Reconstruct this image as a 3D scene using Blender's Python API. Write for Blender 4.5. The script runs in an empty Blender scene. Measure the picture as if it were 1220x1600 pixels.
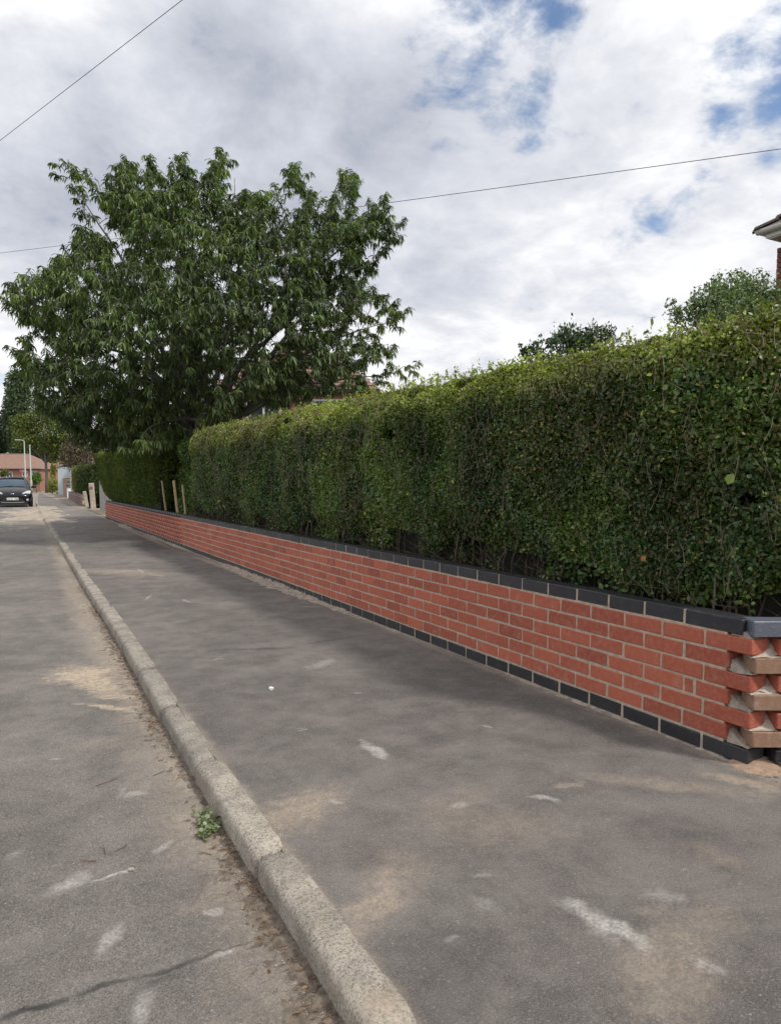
import bpy, bmesh, math, random
import numpy as np
from mathutils import Vector, Matrix
R = math.radians
random.seed(7); rng = np.random.default_rng(11)
scene = bpy.context.scene
COL = scene.collection

# ------------------------------------------------------------------ camera
F, YAW, PIT, PV, H = 1101.0, R(27.86), R(4.45), 841.4, 1.14
cam = bpy.data.cameras.new('camera'); camo = bpy.data.objects.new('camera', cam); COL.objects.link(camo)
camo.location = (0, 0, H)
camo.rotation_euler = (R(90) - PIT, 0, -YAW)
cam.sensor_fit = 'VERTICAL'; cam.sensor_height = 24.0
cam.lens = F / 1600 * 24.0
cam.shift_y = (PV - 800) / 1600
cam.clip_start = .05; cam.clip_end = 2000
scene.camera = camo

# ------------------------------------------------------------------ sky and sun
SUN_EL, SUN_AZ = R(50), R(148)            # azimuth clockwise from +Y (the street's direction)
world = bpy.data.worlds.new('World'); scene.world = world; world.use_nodes = True
wt = world.node_tree; wt.nodes.clear()

class NT:
    """tiny node helper"""
    def __init__(s, t): s.t = t
    def n(s, typ, **k):
        nd = s.t.nodes.new(typ)
        for a, b in k.items():
            if a.startswith('i_'): nd.inputs[a[2:].replace('_', ' ')].default_value = b
            elif a.startswith('x'): nd.inputs[int(a[1:])].default_value = b
            else: setattr(nd, a, b)
        return nd
    def l(s, a, b): s.t.links.new(a, b)
    def val(s, nd, i, v):
        if hasattr(v, 'default_value') or hasattr(v, 'is_output'): s.l(v, nd.inputs[i])
        else: nd.inputs[i].default_value = v
    def math(s, op, a, b=0.0, c=None, clamp=False):
        nd = s.t.nodes.new('ShaderNodeMath'); nd.operation = op; nd.use_clamp = clamp
        s.val(nd, 0, a); s.val(nd, 1, b)
        if c is not None: s.val(nd, 2, c)
        return nd.outputs[0]
    def mix(s, f, a, b, blend='MIX'):
        nd = s.t.nodes.new('ShaderNodeMix'); nd.data_type = 'RGBA'; nd.blend_type = blend
        for i, v in ((0, f), (6, a), (7, b)):
            if isinstance(v, tuple): v = v if len(v) == 4 else (*v, 1)
            s.val(nd, i, v)
        return nd.outputs[2]
    def noise(s, vec, scale, detail=4, rough=.55, dist=0.0, lac=2.0):
        nd = s.t.nodes.new('ShaderNodeTexNoise')
        if vec is not None: s.l(vec, nd.inputs['Vector'])
        nd.inputs['Scale'].default_value = scale; nd.inputs['Detail'].default_value = detail
        nd.inputs['Roughness'].default_value = rough; nd.inputs['Distortion'].default_value = dist
        nd.inputs['Lacunarity'].default_value = lac
        return nd.outputs['Fac']
    def ramp(s, f, lo, hi, a=0.0, b=1.0, smooth=True):
        nd = s.t.nodes.new('ShaderNodeMapRange'); nd.interpolation_type = 'SMOOTHSTEP' if smooth else 'LINEAR'
        s.val(nd, 0, f)
        for i, v in ((1, lo), (2, hi), (3, a), (4, b)): nd.inputs[i].default_value = v
        return nd.outputs[0]

def ray(u, v):
    r = (u - 610) / F; up = -(v - PV) / F
    d = math.cos(PIT) + up * math.sin(PIT); z = up * math.cos(PIT) - math.sin(PIT)
    return Vector((r * math.cos(YAW) + d * math.sin(YAW), d * math.cos(YAW) - r * math.sin(YAW), z))
def at_z(u, v, z=0.0):
    k = ray(u, v); t = (z - H) / k.z; return Vector((k.x * t, k.y * t, z))
def at_d(u, v, D): return ray(u, v) * D + Vector((0, 0, H))

W = NT(wt)
sky = W.n('ShaderNodeTexSky', sky_type='NISHITA', sun_disc=False, sun_elevation=SUN_EL, sun_rotation=SUN_AZ)
try: sky.air_density = 1.0; sky.dust_density = .6; sky.ozone_density = 2.0
except Exception: pass
bg_sky = W.n('ShaderNodeBackground', x1=.13); W.l(sky.outputs[0], bg_sky.inputs[0])
tc = W.n('ShaderNodeTexCoord')
sep = W.n('ShaderNodeSeparateXYZ'); W.l(tc.outputs['Generated'], sep.inputs[0])
zc = W.math('MAXIMUM', sep.outputs[2], 0.0)
den = W.math('ADD', zc, .30)
cmb = W.n('ShaderNodeCombineXYZ')
W.l(W.math('DIVIDE', sep.outputs[0], den), cmb.inputs[0]); W.l(W.math('DIVIDE', sep.outputs[1], den), cmb.inputs[1])
cv = cmb.outputs[0]
big = W.noise(cv, 1.3, 3, .5, .3)
med = W.noise(cv, 3.6, 8, .60, .25)
fine = W.noise(cv, 11.0, 7, .62, .2)
def blob(u, v, rad, soft=1.0):      # a patch of the real sky: a direction and an angular size
    d = ray(u, v).normalized()
    nd = W.n('ShaderNodeVectorMath', operation='DISTANCE'); W.l(tc.outputs['Generated'], nd.inputs[0]); nd.inputs[1].default_value = d
    return W.ramp(nd.outputs['Value'], 0.0, rad / F * .95, soft, 0.0)
holes = None
for u, v, rd, s in ((770, -70, 200, 1.0), (860, 5, 80, .85), (745, 15, 70, .85), (1160, 85, 120, .74), (1225, 30, 120, .75), (1130, 185, 75, .72), (830, 145, 80, .44),
                    (1060, 290, 110, .44), (1000, 330, 120, .42), (840, 205, 70, .40), (1300, 60, 200, 1.0), (0, 620, 50, .45)):
    b = blob(u, v, rd, s)
    holes = b if holes is None else W.math('MAXIMUM', holes, b)
holes = W.math('ADD', holes, W.ramp(W.noise(cv, .55, 2, .5), .60, .75, 0, .45))
hn = W.math('ADD', W.math('MULTIPLY_ADD', W.math('SUBTRACT', med, .5), 2.0, .36), W.math('MULTIPLY_ADD', W.math('SUBTRACT', fine, .5), 1.5, .36))     # about .72 on average
thr = W.math('SUBTRACT', W.math('MULTIPLY_ADD', holes, .86, 0.0), W.math('SUBTRACT', hn, .33))
blue = W.ramp(thr, -.14, .52)
grey = None
for u, v, rd, s in ((400, 130, 260, .95), (560, 190, 190, .9), (150, 300, 260, .95), (500, 330, 220, .95), (-100, 250, 200, .7), (700, 420, 160, .5), (330, 60, 150, .5)):
    b = blob(u, v, rd, s)
    grey = b if grey is None else W.math('MAXIMUM', grey, b)
base = W.math('ADD', W.math('MULTIPLY', W.math('SUBTRACT', med, .5), 1.6), W.math('MULTIPLY', W.math('SUBTRACT', big, .5), 1.1))
base = W.math('ADD', base, W.math('MULTIPLY', W.math('SUBTRACT', fine, .5), .55))
br = W.math('SUBTRACT', W.math('ADD', base, .86), W.math('MULTIPLY', grey, .72), clamp=True)
cr = W.n('ShaderNodeValToRGB'); W.l(br, cr.inputs[0])
e = cr.color_ramp.elements
e[0].position = 0.0; e[0].color = (.38, .405, .475, 1); e[1].position = 1.0; e[1].color = (.86, .865, .88, 1)
m = e.new(.45); m.color = (.545, .57, .63, 1); m = e.new(.72); m.color = (.67, .685, .73, 1)
bg_cl = W.n('ShaderNodeBackground', x1=1.0); W.l(cr.outputs[0], bg_cl.inputs[0])
mx = W.n('ShaderNodeMixShader'); W.l(blue, mx.inputs[0]); W.l(bg_cl.outputs[0], mx.inputs[1]); W.l(bg_sky.outputs[0], mx.inputs[2])
wo = W.n('ShaderNodeOutputWorld'); W.l(mx.outputs[0], wo.inputs[0])

sl = bpy.data.lights.new('sun', 'SUN'); so = bpy.data.objects.new('sun', sl); COL.objects.link(so)
sl.energy = 2.1; sl.angle = R(6.0); sl.color = (1.0, .95, .87)
sd = Vector((math.sin(SUN_AZ) * math.cos(SUN_EL), math.cos(SUN_AZ) * math.cos(SUN_EL), math.sin(SUN_EL)))
so.rotation_euler = sd.to_track_quat('Z', 'Y').to_euler(); so.location = sd * 60
vs = scene.view_settings
vs.view_transform = 'Standard'; vs.look = 'None'; vs.exposure = 0.27; vs.gamma = 1; vs.use_curve_mapping = False

# ------------------------------------------------------------------ helpers
def tag(o, label=None, cat=None, group=None, kind=None):
    for k, v in (('label', label), ('category', cat), ('group', group), ('kind', kind)):
        if v: o[k] = v
    return o
def empty(name, loc=(0, 0, 0), rz=0, **k):
    o = bpy.data.objects.new(name, None); COL.objects.link(o); o.empty_display_size = .2
    o.location = loc; o.rotation_euler = (0, 0, rz); return tag(o, **k)
def link(name, me, parent=None, loc=(0, 0, 0), rz=0, **k):
    o = bpy.data.objects.new(name, me); COL.objects.link(o); o.location = loc; o.rotation_euler = (0, 0, rz)
    if parent: o.parent = parent
    return tag(o, **k)
class MB:
    def __init__(s): s.bm = bmesh.new()
    def box(s, c, d, rot=None, taper=None):
        M = Matrix.Translation(c) @ (rot if rot is not None else Matrix.Identity(4)) @ Matrix.Diagonal((*d, 1))
        r = bmesh.ops.create_cube(s.bm, size=1, matrix=M); return s
    def tube(s, pts, rads, n=6, cap=True):
        pts = [Vector(p) for p in pts]; rings = []
        if not hasattr(rads, '__len__'): rads = [rads] * len(pts)
        for i, p in enumerate(pts):
            d = (pts[min(i + 1, len(pts) - 1)] - pts[max(i - 1, 0)]).normalized()
            a = d.cross(Vector((0, 0, 1)) if abs(d.z) < .9 else Vector((1, 0, 0))).normalized(); b = d.cross(a)
            rings.append([s.bm.verts.new(p + (a * math.cos(t) + b * math.sin(t)) * rads[i]) for t in [2 * math.pi * k / n for k in range(n)]])
        for A, B in zip(rings, rings[1:]):
            for k in range(n): s.bm.faces.new((A[k], A[(k + 1) % n], B[(k + 1) % n], B[k]))
        if cap: s.bm.faces.new(rings[0][::-1]); s.bm.faces.new(rings[-1])
        return s
    def poly(s, pts, faces):
        v = [s.bm.verts.new(p) for p in pts]
        for f in faces: s.bm.faces.new([v[i] for i in f])
        return s
    def prism(s, outline, vec):        # outline: list of 3D points, extruded by vec
        n = len(outline); vec = Vector(vec)
        v = [s.bm.verts.new(p) for p in outline] + [s.bm.verts.new(Vector(p) + vec) for p in outline]
        s.bm.faces.new(v[:n][::-1]); s.bm.faces.new(v[n:])
        for i in range(n): s.bm.faces.new((v[i], v[(i + 1) % n], v[n + (i + 1) % n], v[n + i]))
        return s
    def bevel(s, w, seg=1):
        bmesh.ops.bevel(s.bm, geom=list(s.bm.edges), offset=w, segments=seg, profile=.5, affect='EDGES'); return s
    def mesh(s, name, mat, smooth=False):
        bmesh.ops.recalc_face_normals(s.bm, faces=s.bm.faces)
        me = bpy.data.meshes.new(name); s.bm.to_mesh(me); s.bm.free()
        me.materials.append(mat)
        if smooth: me.polygons.foreach_set('use_smooth', [True] * len(me.polygons))
        return me
    def build(s, name, mat, parent=None, loc=(0, 0, 0), rz=0, smooth=False, **k):
        return link(name, s.mesh(name, mat, smooth), parent, loc, rz, **k)
def fastmesh(name, V, Fq, mat, col=None, smooth=False):
    """V (n,3), Fq (m,k) indices, all faces with k corners; col (n,3) stored as point colour 'col'"""
    me = bpy.data.meshes.new(name); m, k = Fq.shape
    me.vertices.add(len(V)); me.vertices.foreach_set('co', V.astype(np.float32).ravel())
    me.loops.add(m * k); me.loops.foreach_set('vertex_index', Fq.astype(np.int32).ravel())
    me.polygons.add(m); me.polygons.foreach_set('loop_start', np.arange(0, m * k, k, dtype=np.int32))
    me.polygons.foreach_set('loop_total', np.full(m, k, dtype=np.int32))
    if smooth: me.polygons.foreach_set('use_smooth', np.ones(m, dtype=bool))
    if col is not None:
        a = me.color_attributes.new('col', 'FLOAT_COLOR', 'POINT')
        a.data.foreach_set('color', np.concatenate([col, np.ones((len(col), 1))], 1).astype(np.float32).ravel())
    me.materials.append(mat); me.update(calc_edges=True); return me
# cheap smooth value noise in numpy (for where things grow and how colours vary)
_perm = rng.random((64, 64, 64))
def vnoise(P, sc, off=0.0):
    p = np.asarray(P) * sc + off + 500.0; i = np.floor(p).astype(int); f = p - i; f = f * f * (3 - 2 * f)
    o = 0
    for dx in (0, 1):
        for dy in (0, 1):
            for dz in (0, 1):
                w = (f[:, 0] if dx else 1 - f[:, 0]) * (f[:, 1] if dy else 1 - f[:, 1]) * (f[:, 2] if dz else 1 - f[:, 2])
                o = o + w * _perm[(i[:, 0] + dx) % 64, (i[:, 1] + dy) % 64, (i[:, 2] + dz) % 64]
    return o
def unit(a): return a / np.maximum(np.linalg.norm(a, axis=1, keepdims=True), 1e-9)

# leaves: P centre of stalk end, D direction the leaf points, N face normal
def leaves(P, D, N, L, Wd, detail=1, droop=0.0, fold=.25):
    n = len(P); D = unit(D); S = unit(np.cross(D, N)); N = np.cross(S, D)
    L = L[:, None]; Wd = Wd[:, None]
    if detail == 0:
        a = P; b = P + D * L * .5 + S * Wd * .5; c = P + D * L; d = P + D * L * .5 - S * Wd * .5
        V = np.stack([a, b, c, d], 1).reshape(-1, 3); Fq = (np.arange(n)[:, None] * 4 + np.array([0, 1, 2, 3])); return V, Fq, 4
    dz = np.array([[0, 0, -1.0]])
    mid = P + D * L * .5 + dz * L * droop * .2; tip = P + D * L * (1 - droop * .15) + dz * L * droop * .75
    q = fold * Wd
    b = P + D * L * .35 + S * Wd * .5 + N * q + dz * L * droop * .12; b2 = P + D * L * .35 - S * Wd * .5 + N * q + dz * L * droop * .12
    c = P + D * L * .7 + S * Wd * .42 + N * q + dz * L * droop * .38; c2 = P + D * L * .7 - S * Wd * .42 + N * q + dz * L * droop * .38
    V = np.stack([P, b, c, tip, mid, c2, b2], 1).reshape(-1, 3)
    base = np.arange(n)[:, None] * 7
    Fq = np.concatenate([base + np.array([0, 1, 2, 4]), base + np.array([4, 2, 3, 3])[:4], base + np.array([0, 4, 5, 6]), base + np.array([4, 3, 5, 5])], 0)
    # use quads only: [0,1,2,4], [0,4,5,6] and the tip as one quad [4,2,3,5]
    Fq = np.concatenate([base + np.array([0, 1, 2, 4]), base + np.array([0, 4, 5, 6]), base + np.array([4, 2, 3, 5])], 0)
    return V, Fq, 7

# ------------------------------------------------------------------ materials
def new_mat(name):
    m = bpy.data.materials.new(name); m.use_nodes = True; t = m.node_tree; t.nodes.clear()
    N = NT(t); p = N.n('ShaderNodeBsdfPrincipled'); o = N.n('ShaderNodeOutputMaterial'); N.l(p.outputs[0], o.inputs[0])
    return m, N, p, o
def bump(N, p, h, strength, dist=.01):
    b = N.n('ShaderNodeBump'); b.inputs['Strength'].default_value = strength; b.inputs['Distance'].default_value = dist
    N.l(h, b.inputs['Height']); N.l(b.outputs[0], p.inputs['Normal'])
def simple(name, c, c2=None, scale=8, rough=.6, metal=0, bmp=0, spec=.5, coat=0, objrand=0):
    m, N, p, o = new_mat(name)
    t = N.n('ShaderNodeTexCoord').outputs['Object']
    nz = N.noise(t, scale, 5, .6)
    c2 = c2 or tuple(x * .75 for x in c)
    col = N.mix(N.ramp(nz, .3, .7), c, c2)
    if objrand:
        oi = N.n('ShaderNodeObjectInfo').outputs['Random']
        col = N.mix(1.0, col, N.mix(oi, (1 - objrand,) * 3, (1 + objrand,) * 3), 'MULTIPLY')
    N.l(col, p.inputs['Base Color']); p.inputs['Roughness'].default_value = rough; p.inputs['Metallic'].default_value = metal
    p.inputs['Specular IOR Level'].default_value = spec; p.inputs['Coat Weight'].default_value = coat
    if bmp: bump(N, p, N.noise(t, scale * 6, 4, .6), bmp)
    return m
def leaf_mat(name, trans=.3, rough=.45, spec=.35):
    m, N, p, o = new_mat(name)
    a = N.n('ShaderNodeAttribute', attribute_name='col').outputs['Color']
    N.l(a, p.inputs['Base Color']); p.inputs['Roughness'].default_value = rough; p.inputs['Specular IOR Level'].default_value = spec
    tr = N.n('ShaderNodeBsdfTranslucent'); N.l(N.mix(1.0, a, (1.15, 1.35, .45), 'MULTIPLY'), tr.inputs[0])
    mx = N.n('ShaderNodeMixShader', x0=trans); N.l(p.outputs[0], mx.inputs[1]); N.l(tr.outputs[0], mx.inputs[2]); N.l(mx.outputs[0], o.inputs[0])
    return m
def patch_mask(N, pos, lst, z=0.0, wob=.35):
    """lst: (u1,v1,u2,v2,width_m,strength) ends seen on the ground at height z -> soft patches (dust, sand, cracks, painted shade), in metres on the ground"""
    nz = N.n('ShaderNodeTexNoise'); N.l(pos, nz.inputs['Vector']); nz.inputs['Scale'].default_value = 9; nz.inputs['Detail'].default_value = 5
    sc = N.n('ShaderNodeVectorMath', operation='MULTIPLY_ADD'); N.l(nz.outputs['Color'], sc.inputs[0])
    sc.inputs[1].default_value = (wob * .35, wob * .35, 0); N.l(pos, sc.inputs[2])
    brk = N.noise(pos, 24, 6, .7)
    out = None
    for u1, v1, u2, v2, w, s in lst:
        a = at_z(u1, v1, z); b = at_z(u2, v2, z); c = (a + b) / 2; d = b - a
        mp = N.n('ShaderNodeMapping', vector_type='TEXTURE'); N.l(sc.outputs[0], mp.inputs[0])
        mp.inputs[1].default_value = (c.x + wob * .175, c.y + wob * .175, 0); mp.inputs[2].default_value = (0, 0, math.atan2(d.y, d.x))
        mp.inputs[3].default_value = (d.length * .62 + w * .3, w * .75, 1)
        sp = N.n('ShaderNodeSeparateXYZ'); N.l(mp.outputs[0], sp.inputs[0])
        cb = N.n('ShaderNodeCombineXYZ'); N.l(sp.outputs[0], cb.inputs[0]); N.l(sp.outputs[1], cb.inputs[1])
        g = N.n('ShaderNodeTexGradient', gradient_type='SPHERICAL'); N.l(cb.outputs[0], g.inputs[0])
        r = N.ramp(N.math('ADD', g.outputs['Fac'], N.math('MULTIPLY', N.math('SUBTRACT', brk, .5), N.ramp(g.outputs['Fac'], 0, .2, 0, 1.3))), 0.0, .8, 0.0, s)
        out = r if out is None else N.math('MAXIMUM', out, r)
    return out
def asphalt(name, z, white, sand, dark, c_lo, c_hi, extra=None):
    m, N, p, o = new_mat(name)
    pos = N.n('ShaderNodeNewGeometry').outputs['Position']
    g1 = N.noise(pos, 300, 3, .8); g2 = N.noise(pos, 95, 3, .6); g3 = N.noise(pos, 4.5, 9, .72); g4 = N.noise(pos, .5, 4, .55)
    agg = N.n('ShaderNodeTexVoronoi', x2=170.0); N.l(pos, agg.inputs['Vector'])
    t = N.math('ADD', N.math('MULTIPLY', g3, .55), N.math('MULTIPLY', g4, .45))
    col = N.mix(N.ramp(t, .38, .62), c_lo, c_hi)
    col = N.mix(N.ramp(g1, .44, .60, 0, .8), col, (.060, .056, .053), 'MIX')
    col = N.mix(N.ramp(N.noise(pos, 130, 4, .75), .54, .64, 0, .5), col, (.42, .39, .36))
    col = N.mix(N.ramp(agg.outputs['Distance'], .10, .34, .55, 0), col, (.30, .29, .275))
    stone = N.n('ShaderNodeTexVoronoi', x2=42.0); N.l(pos, stone.inputs['Vector'])
    sel = N.n('ShaderNodeSeparateColor'); N.l(stone.outputs['Color'], sel.inputs[0])
    col = N.mix(N.math('MULTIPLY', N.ramp(stone.outputs['Distance'], .06, .16, 1, 0), N.ramp(sel.outputs[0], .86, .9, 0, .8)), col, (.42, .40, .37))
    grain = N.ramp(N.math('ADD', N.math('MULTIPLY', g1, .5), N.math('MULTIPLY', g2, .5)), .36, .62, .25, 1.0)
    gs = N.ramp(N.noise(pos, 28, 4, .65), .3, .65, .45, 1.0)
    sp2 = N.ramp(N.noise(pos, 62, 5, .75), .58, .70, 0, .5)
    col = N.mix(N.math('MULTIPLY', sp2, N.ramp(N.noise(pos, 3.1, 5, .65), .40, .62, .15, 1)), col, (.46, .43, .39))
    col = N.mix(N.ramp(N.noise(pos, 17, 7, .72), .56, .72, 0, .35), col, (.075, .07, .068))
    if dark: col = N.mix(N.math('MULTIPLY', patch_mask(N, pos, dark, z, .2), .8), col, (.035, .034, .034))
    haze = N.ramp(N.noise(pos, 1.9, 10, .74, .8), .46, .70, 0, .5)
    col = N.mix(N.math('MULTIPLY', haze, grain), col, (.34, .315, .28))
    sm = patch_mask(N, pos, sand, z, .45)
    if extra: sm = N.math('MAXIMUM', sm, extra(N, pos))
    col = N.mix(N.math('MULTIPLY', N.math('MULTIPLY', sm, grain), gs), col, (.58, .465, .34))
    wm = patch_mask(N, pos, white, z, .22)
    st = N.n('ShaderNodeMapping'); N.l(pos, st.inputs[0]); st.inputs[2].default_value = (0, 0, .5); st.inputs[3].default_value = (1, 2.4, 1)
    wm = N.math('MAXIMUM', wm, N.ramp(N.noise(st.outputs[0], 4.2, 8, .66, .4), .655, .76, 0, .8))
    wm = N.math('MAXIMUM', wm, N.ramp(N.noise(pos, 26, 4, .6), .70, .78, 0, .7))
    col = N.mix(N.math('MULTIPLY', N.math('MULTIPLY', wm, grain), gs), col, (.68, .645, .60))
    N.l(col, p.inputs['Base Color']); p.inputs['Roughness'].default_value = .88; p.inputs['Specular IOR Level'].default_value = .3
    bump(N, p, N.math('ADD', N.math('MULTIPLY', g1, .6), N.math('MULTIPLY', g2, .8)), .9, .008)
    return m
PV_WHITE = [(875,1408,1020,1478,.07,.95),(900,1420,960,1470,.05,.6),(566,1158,606,1186,.05,.95),(827,1243,872,1253,.03,.9),(1078,1500,1130,1515,.05,.5),(700,1262,735,1256,.04,.5),(752,1133,768,1138,.02,.7),
            (485,1045,520,1030,.1,.45),(550,1083,568,1083,.02,.8),(512,1250,536,1255,.03,.5),(730,1370,765,1369,.03,.4),(1010,1402,1060,1398,.06,.35),(740,1400,770,1425,.05,.3),
            (470,948,500,948,.05,.5),(235,898,260,900,.05,.6),(225,938,240,928,.03,.6),(285,936,300,942,.03,.6),(215,888,225,895,.04,.7),(700,1470,720,1465,.02,.4),(180,893,240,890,.12,.4)]
PV_SAND = [(385,1310,530,1235,.22,.7),(545,1470,630,1350,.13,.7),(480,1450,575,1450,.13,.7),(590,1400,640,1330,.2,.3),(1010,1590,1070,1430,.22,.5),(640,1290,900,1290,.3,.22),(860,1227,912,1223,.05,.5),(900,1212,1215,1245,.12,.4),(130,890,270,898,.5,.55),
           (640,1290,760,1230,.2,.25),(150,830,220,835,.8,.2),(1110,1340,1130,1335,.2,.3),(1100,1210,1230,1235,.10,.75),(90,800,150,790,1.5,.25),(1080,1420,1140,1440,.2,.25),(395,905,440,912,.14,1.1),(300,868,390,900,.14,.9),(185,820,280,862,.14,.9)]
PV_DARK_SHADE = [(335,1016,470,1012,.06,.55),(450,1010,590,990,.05,.35),(640,1500,760,1560,.4,.3),(1000,1280,1120,1330,.3,.25),(130,850,330,850,2.2,.5)]  # tree shadow and hedge shadow edge painted dark, plus some darker patches
RD_WHITE = [(85,1395,140,1365,.06,.7),(150,1500,188,1445,.05,.7),(208,1600,235,1545,.06,.6),(196,1243,232,1238,.04,.6),(140,1378,212,1361,.012,.9),(198,1364,212,1360,.02,1),(326,1432,346,1424,.04,.7),(75,1187,96,1186,.02,.7),
            (235,1335,272,1316,.03,.6),(60,1055,110,1052,.05,.35),(10,1340,40,1330,.05,.3),(325,1497,375,1482,.02,.8),(185,1245,200,1230,.03,.3)]
RD_SAND = [(105,1040,190,1090,.24,1.3),(95,1062,165,1045,.34,1.5),(150,1085,215,1092,.10,1.1),(120,1100,232,1112,.07,1.2),(200,1050,225,1100,.05,.8),(110,960,165,1000,.12,.6),(95,905,140,960,.15,.5),(30,795,85,800,1.2,.9),(0,822,70,824,.6,.5),(60,780,90,832,1.3,.8),
           (310,1330,370,1440,.1,.5),(400,1430,500,1560,.06,.7),(250,1160,300,1260,.06,.7),(290,1430,400,1390,.12,.3),(100,1170,220,1150,.15,.25),(270,1180,285,1200,.05,.7)]
RD_DARK = [(-40,1606,130,1550,.022,1.0),(110,1556,235,1522,.02,.9),(200,1536,330,1490,.018,1.0),(215,1545,300,1508,.04,.6),(300,1500,405,1470,.012,.9),(183,1133,226,1126,.02,.9),(200,1085,235,1095,.06,.6),(160,1062,200,1060,.03,.4)]
def gutter(N, pos):
    s = N.n('ShaderNodeSeparateXYZ'); N.l(pos, s.inputs[0])
    x = N.math('ADD', s.outputs[0], N.math('MULTIPLY', N.noise(pos, 3.5, 5, .65), .34))
    bend = N.math('MULTIPLY', N.ramp(s.outputs[1], 4, 26, 0, .22), 1.0)
    return N.math('MULTIPLY', N.ramp(N.math('SUBTRACT', x, bend), .48, .76, 0, .75), N.ramp(N.noise(pos, 1.1, 3, .5), .3, .62, .35, 1))
def kerbback(N, pos):
    s = N.n('ShaderNodeSeparateXYZ'); N.l(pos, s.inputs[0])
    x = N.math('ADD', s.outputs[0], N.math('MULTIPLY', N.noise(pos, 7, 5, .65), .08))
    a = N.math('MULTIPLY', N.ramp(x, .735, .785, .6, 0), N.ramp(N.noise(pos, 1.7, 3, .5), .35, .6, .3, 1))
    b = N.ramp(N.math('SUBTRACT', s.outputs[0], N.math('MULTIPLY', N.noise(pos, 5, 5, .65), .14)), 2.40, 2.48, 0, .55)
    return N.math('MAXIMUM', a, b)
M = {}
M['pave'] = asphalt('worn pavement asphalt', 0, PV_WHITE, PV_SAND, PV_DARK_SHADE, (.145, .129, .120), (.285, .252, .232), kerbback)
M['road'] = asphalt('road asphalt', -.075, RD_WHITE, RD_SAND, RD_DARK, (.165, .148, .135), (.300, .267, .240), gutter)

def brick_mat(name, c1, c2, c3, spec=.4, rough=.75, dusty=.28, attr=False):
    m, N, p, o = new_mat(name)
    pos = N.n('ShaderNodeNewGeometry').outputs['Position']
    rnd = N.n('ShaderNodeAttribute', attribute_name='col').outputs['Fac'] if attr else N.n('ShaderNodeObjectInfo').outputs['Random']
    col = N.mix(rnd, c1, c2)
    col = N.mix(N.ramp(N.noise(pos, 45, 5, .65), .42, .7, 0, .5), col, c3)
    col = N.mix(N.ramp(N.noise(pos, 300, 3, .6), .45, .75, 0, .3), col, tuple(x * .55 for x in c1))
    col = N.mix(N.ramp(N.noise(pos, 14, 6, .7), .52, .80, 0, dusty), col, (.55, .46, .38))
    N.l(col, p.inputs['Base Color']); p.inputs['Roughness'].default_value = rough; p.inputs['Specular IOR Level'].default_value = spec
    bump(N, p, N.math('ADD', N.noise(pos, 120, 5, .65), N.noise(pos, 18, 3, .5)), .35, .006)
    return m
RED = ((.475, .128, .072), (.31, .076, .048), (.50, .18, .112))
M['brick'] = brick_mat('red facing brick', *RED)
M['brick_far'] = brick_mat('red facing brick far', *RED, attr=True)
M['black'] = brick_mat('black engineering brick', (.022, .022, .026), (.032, .032, .037), (.04, .04, .045), .45, .5, .10)
M['black_far'] = brick_mat('black engineering brick far', (.022, .022, .026), (.032, .032, .037), (.04, .04, .045), .45, .5, .10, True)
M['black_sunlit'] = brick_mat('black coping brick painted sunlit', (.13, .145, .18), (.10, .115, .15), (.17, .18, .21), .6, .4, .15)  # black engineering brick with the sunlight on it put into the colour
M['tan'] = brick_mat('dusty tan brick', (.31, .185, .125), (.26, .15, .10), (.37, .25, .18), .3, .85, .6)
M['mortar'] = simple('mortar', (.56, .45, .355), (.40, .32, .25), 30, .95, bmp=.5)
M['mortar_dull'] = simple('dull mortar', (.45, .385, .32), (.31, .265, .22), 35, .95, bmp=.8)
M['mortar_light'] = simple('pale mortar', (.62, .55, .46), (.44, .38, .31), 25, .95, bmp=.6)
M['droppings'] = simple('dirty mortar droppings', (.50, .42, .34), (.26, .215, .175), 18, .97, bmp=.9)
M['sand'] = simple('spilled sand', (.50, .34, .235), (.38, .26, .185), 40, .98, bmp=.8)

M['silt'] = simple('gutter silt', (.33, .27, .21), (.15, .12, .095), 45, .97, bmp=1.0)
M['roadsand'] = simple('pale building sand', (.45, .375, .285), (.27, .235, .19), 3.5, .97, bmp=.8)
def kerb_material():
    m, N, p, o = new_mat('weathered concrete kerb')
    pos = N.n('ShaderNodeNewGeometry').outputs['Position']
    col = N.mix(N.ramp(N.noise(pos, 7, 6, .65), .35, .65), (.26, .23, .195), (.42, .38, .32))
    col = N.mix(N.ramp(N.noise(pos, 120, 4, .75), .46, .62, 0, .75), col, (.10, .092, .082))
    col = N.mix(N.ramp(N.noise(pos, 210, 3, .7), .55, .66, 0, .6), col, (.62, .57, .49))
    col = N.mix(N.ramp(N.noise(pos, 2.4, 5, .6), .55, .75, 0, .6), col, (.47, .37, .27))
    col = N.mix(N.ramp(N.noise(pos, 22, 5, .7), .60, .72, 0, .5), col, (.09, .085, .075))
    oi = N.n('ShaderNodeObjectInfo').outputs['Random']
    col = N.mix(1.0, col, N.mix(oi, (.86, .86, .86), (1.1, 1.09, 1.07)), 'MULTIPLY')
    N.l(col, p.inputs['Base Color']); p.inputs['Roughness'].default_value = .92
    bump(N, p, N.math('ADD', N.noise(pos, 150, 4, .7), N.math('MULTIPLY', N.noise(pos, 30, 4, .6), 1.5)), .6, .006)
    return m
M['kerb'] = kerb_material()
M['earth'] = simple('dry earth and grass', (.17, .14, .08), (.09, .11, .04), 1.2, .95)
M['drive'] = simple('sandy drive', (.42, .34, .25), (.34, .28, .2), 3, .95, bmp=.3)
M['hedge_leaf'] = leaf_mat('privet leaf', .22, .40, .45)
M['conifer_leaf'] = leaf_mat('clipped conifer leaf', .2, .6, .3)
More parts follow.
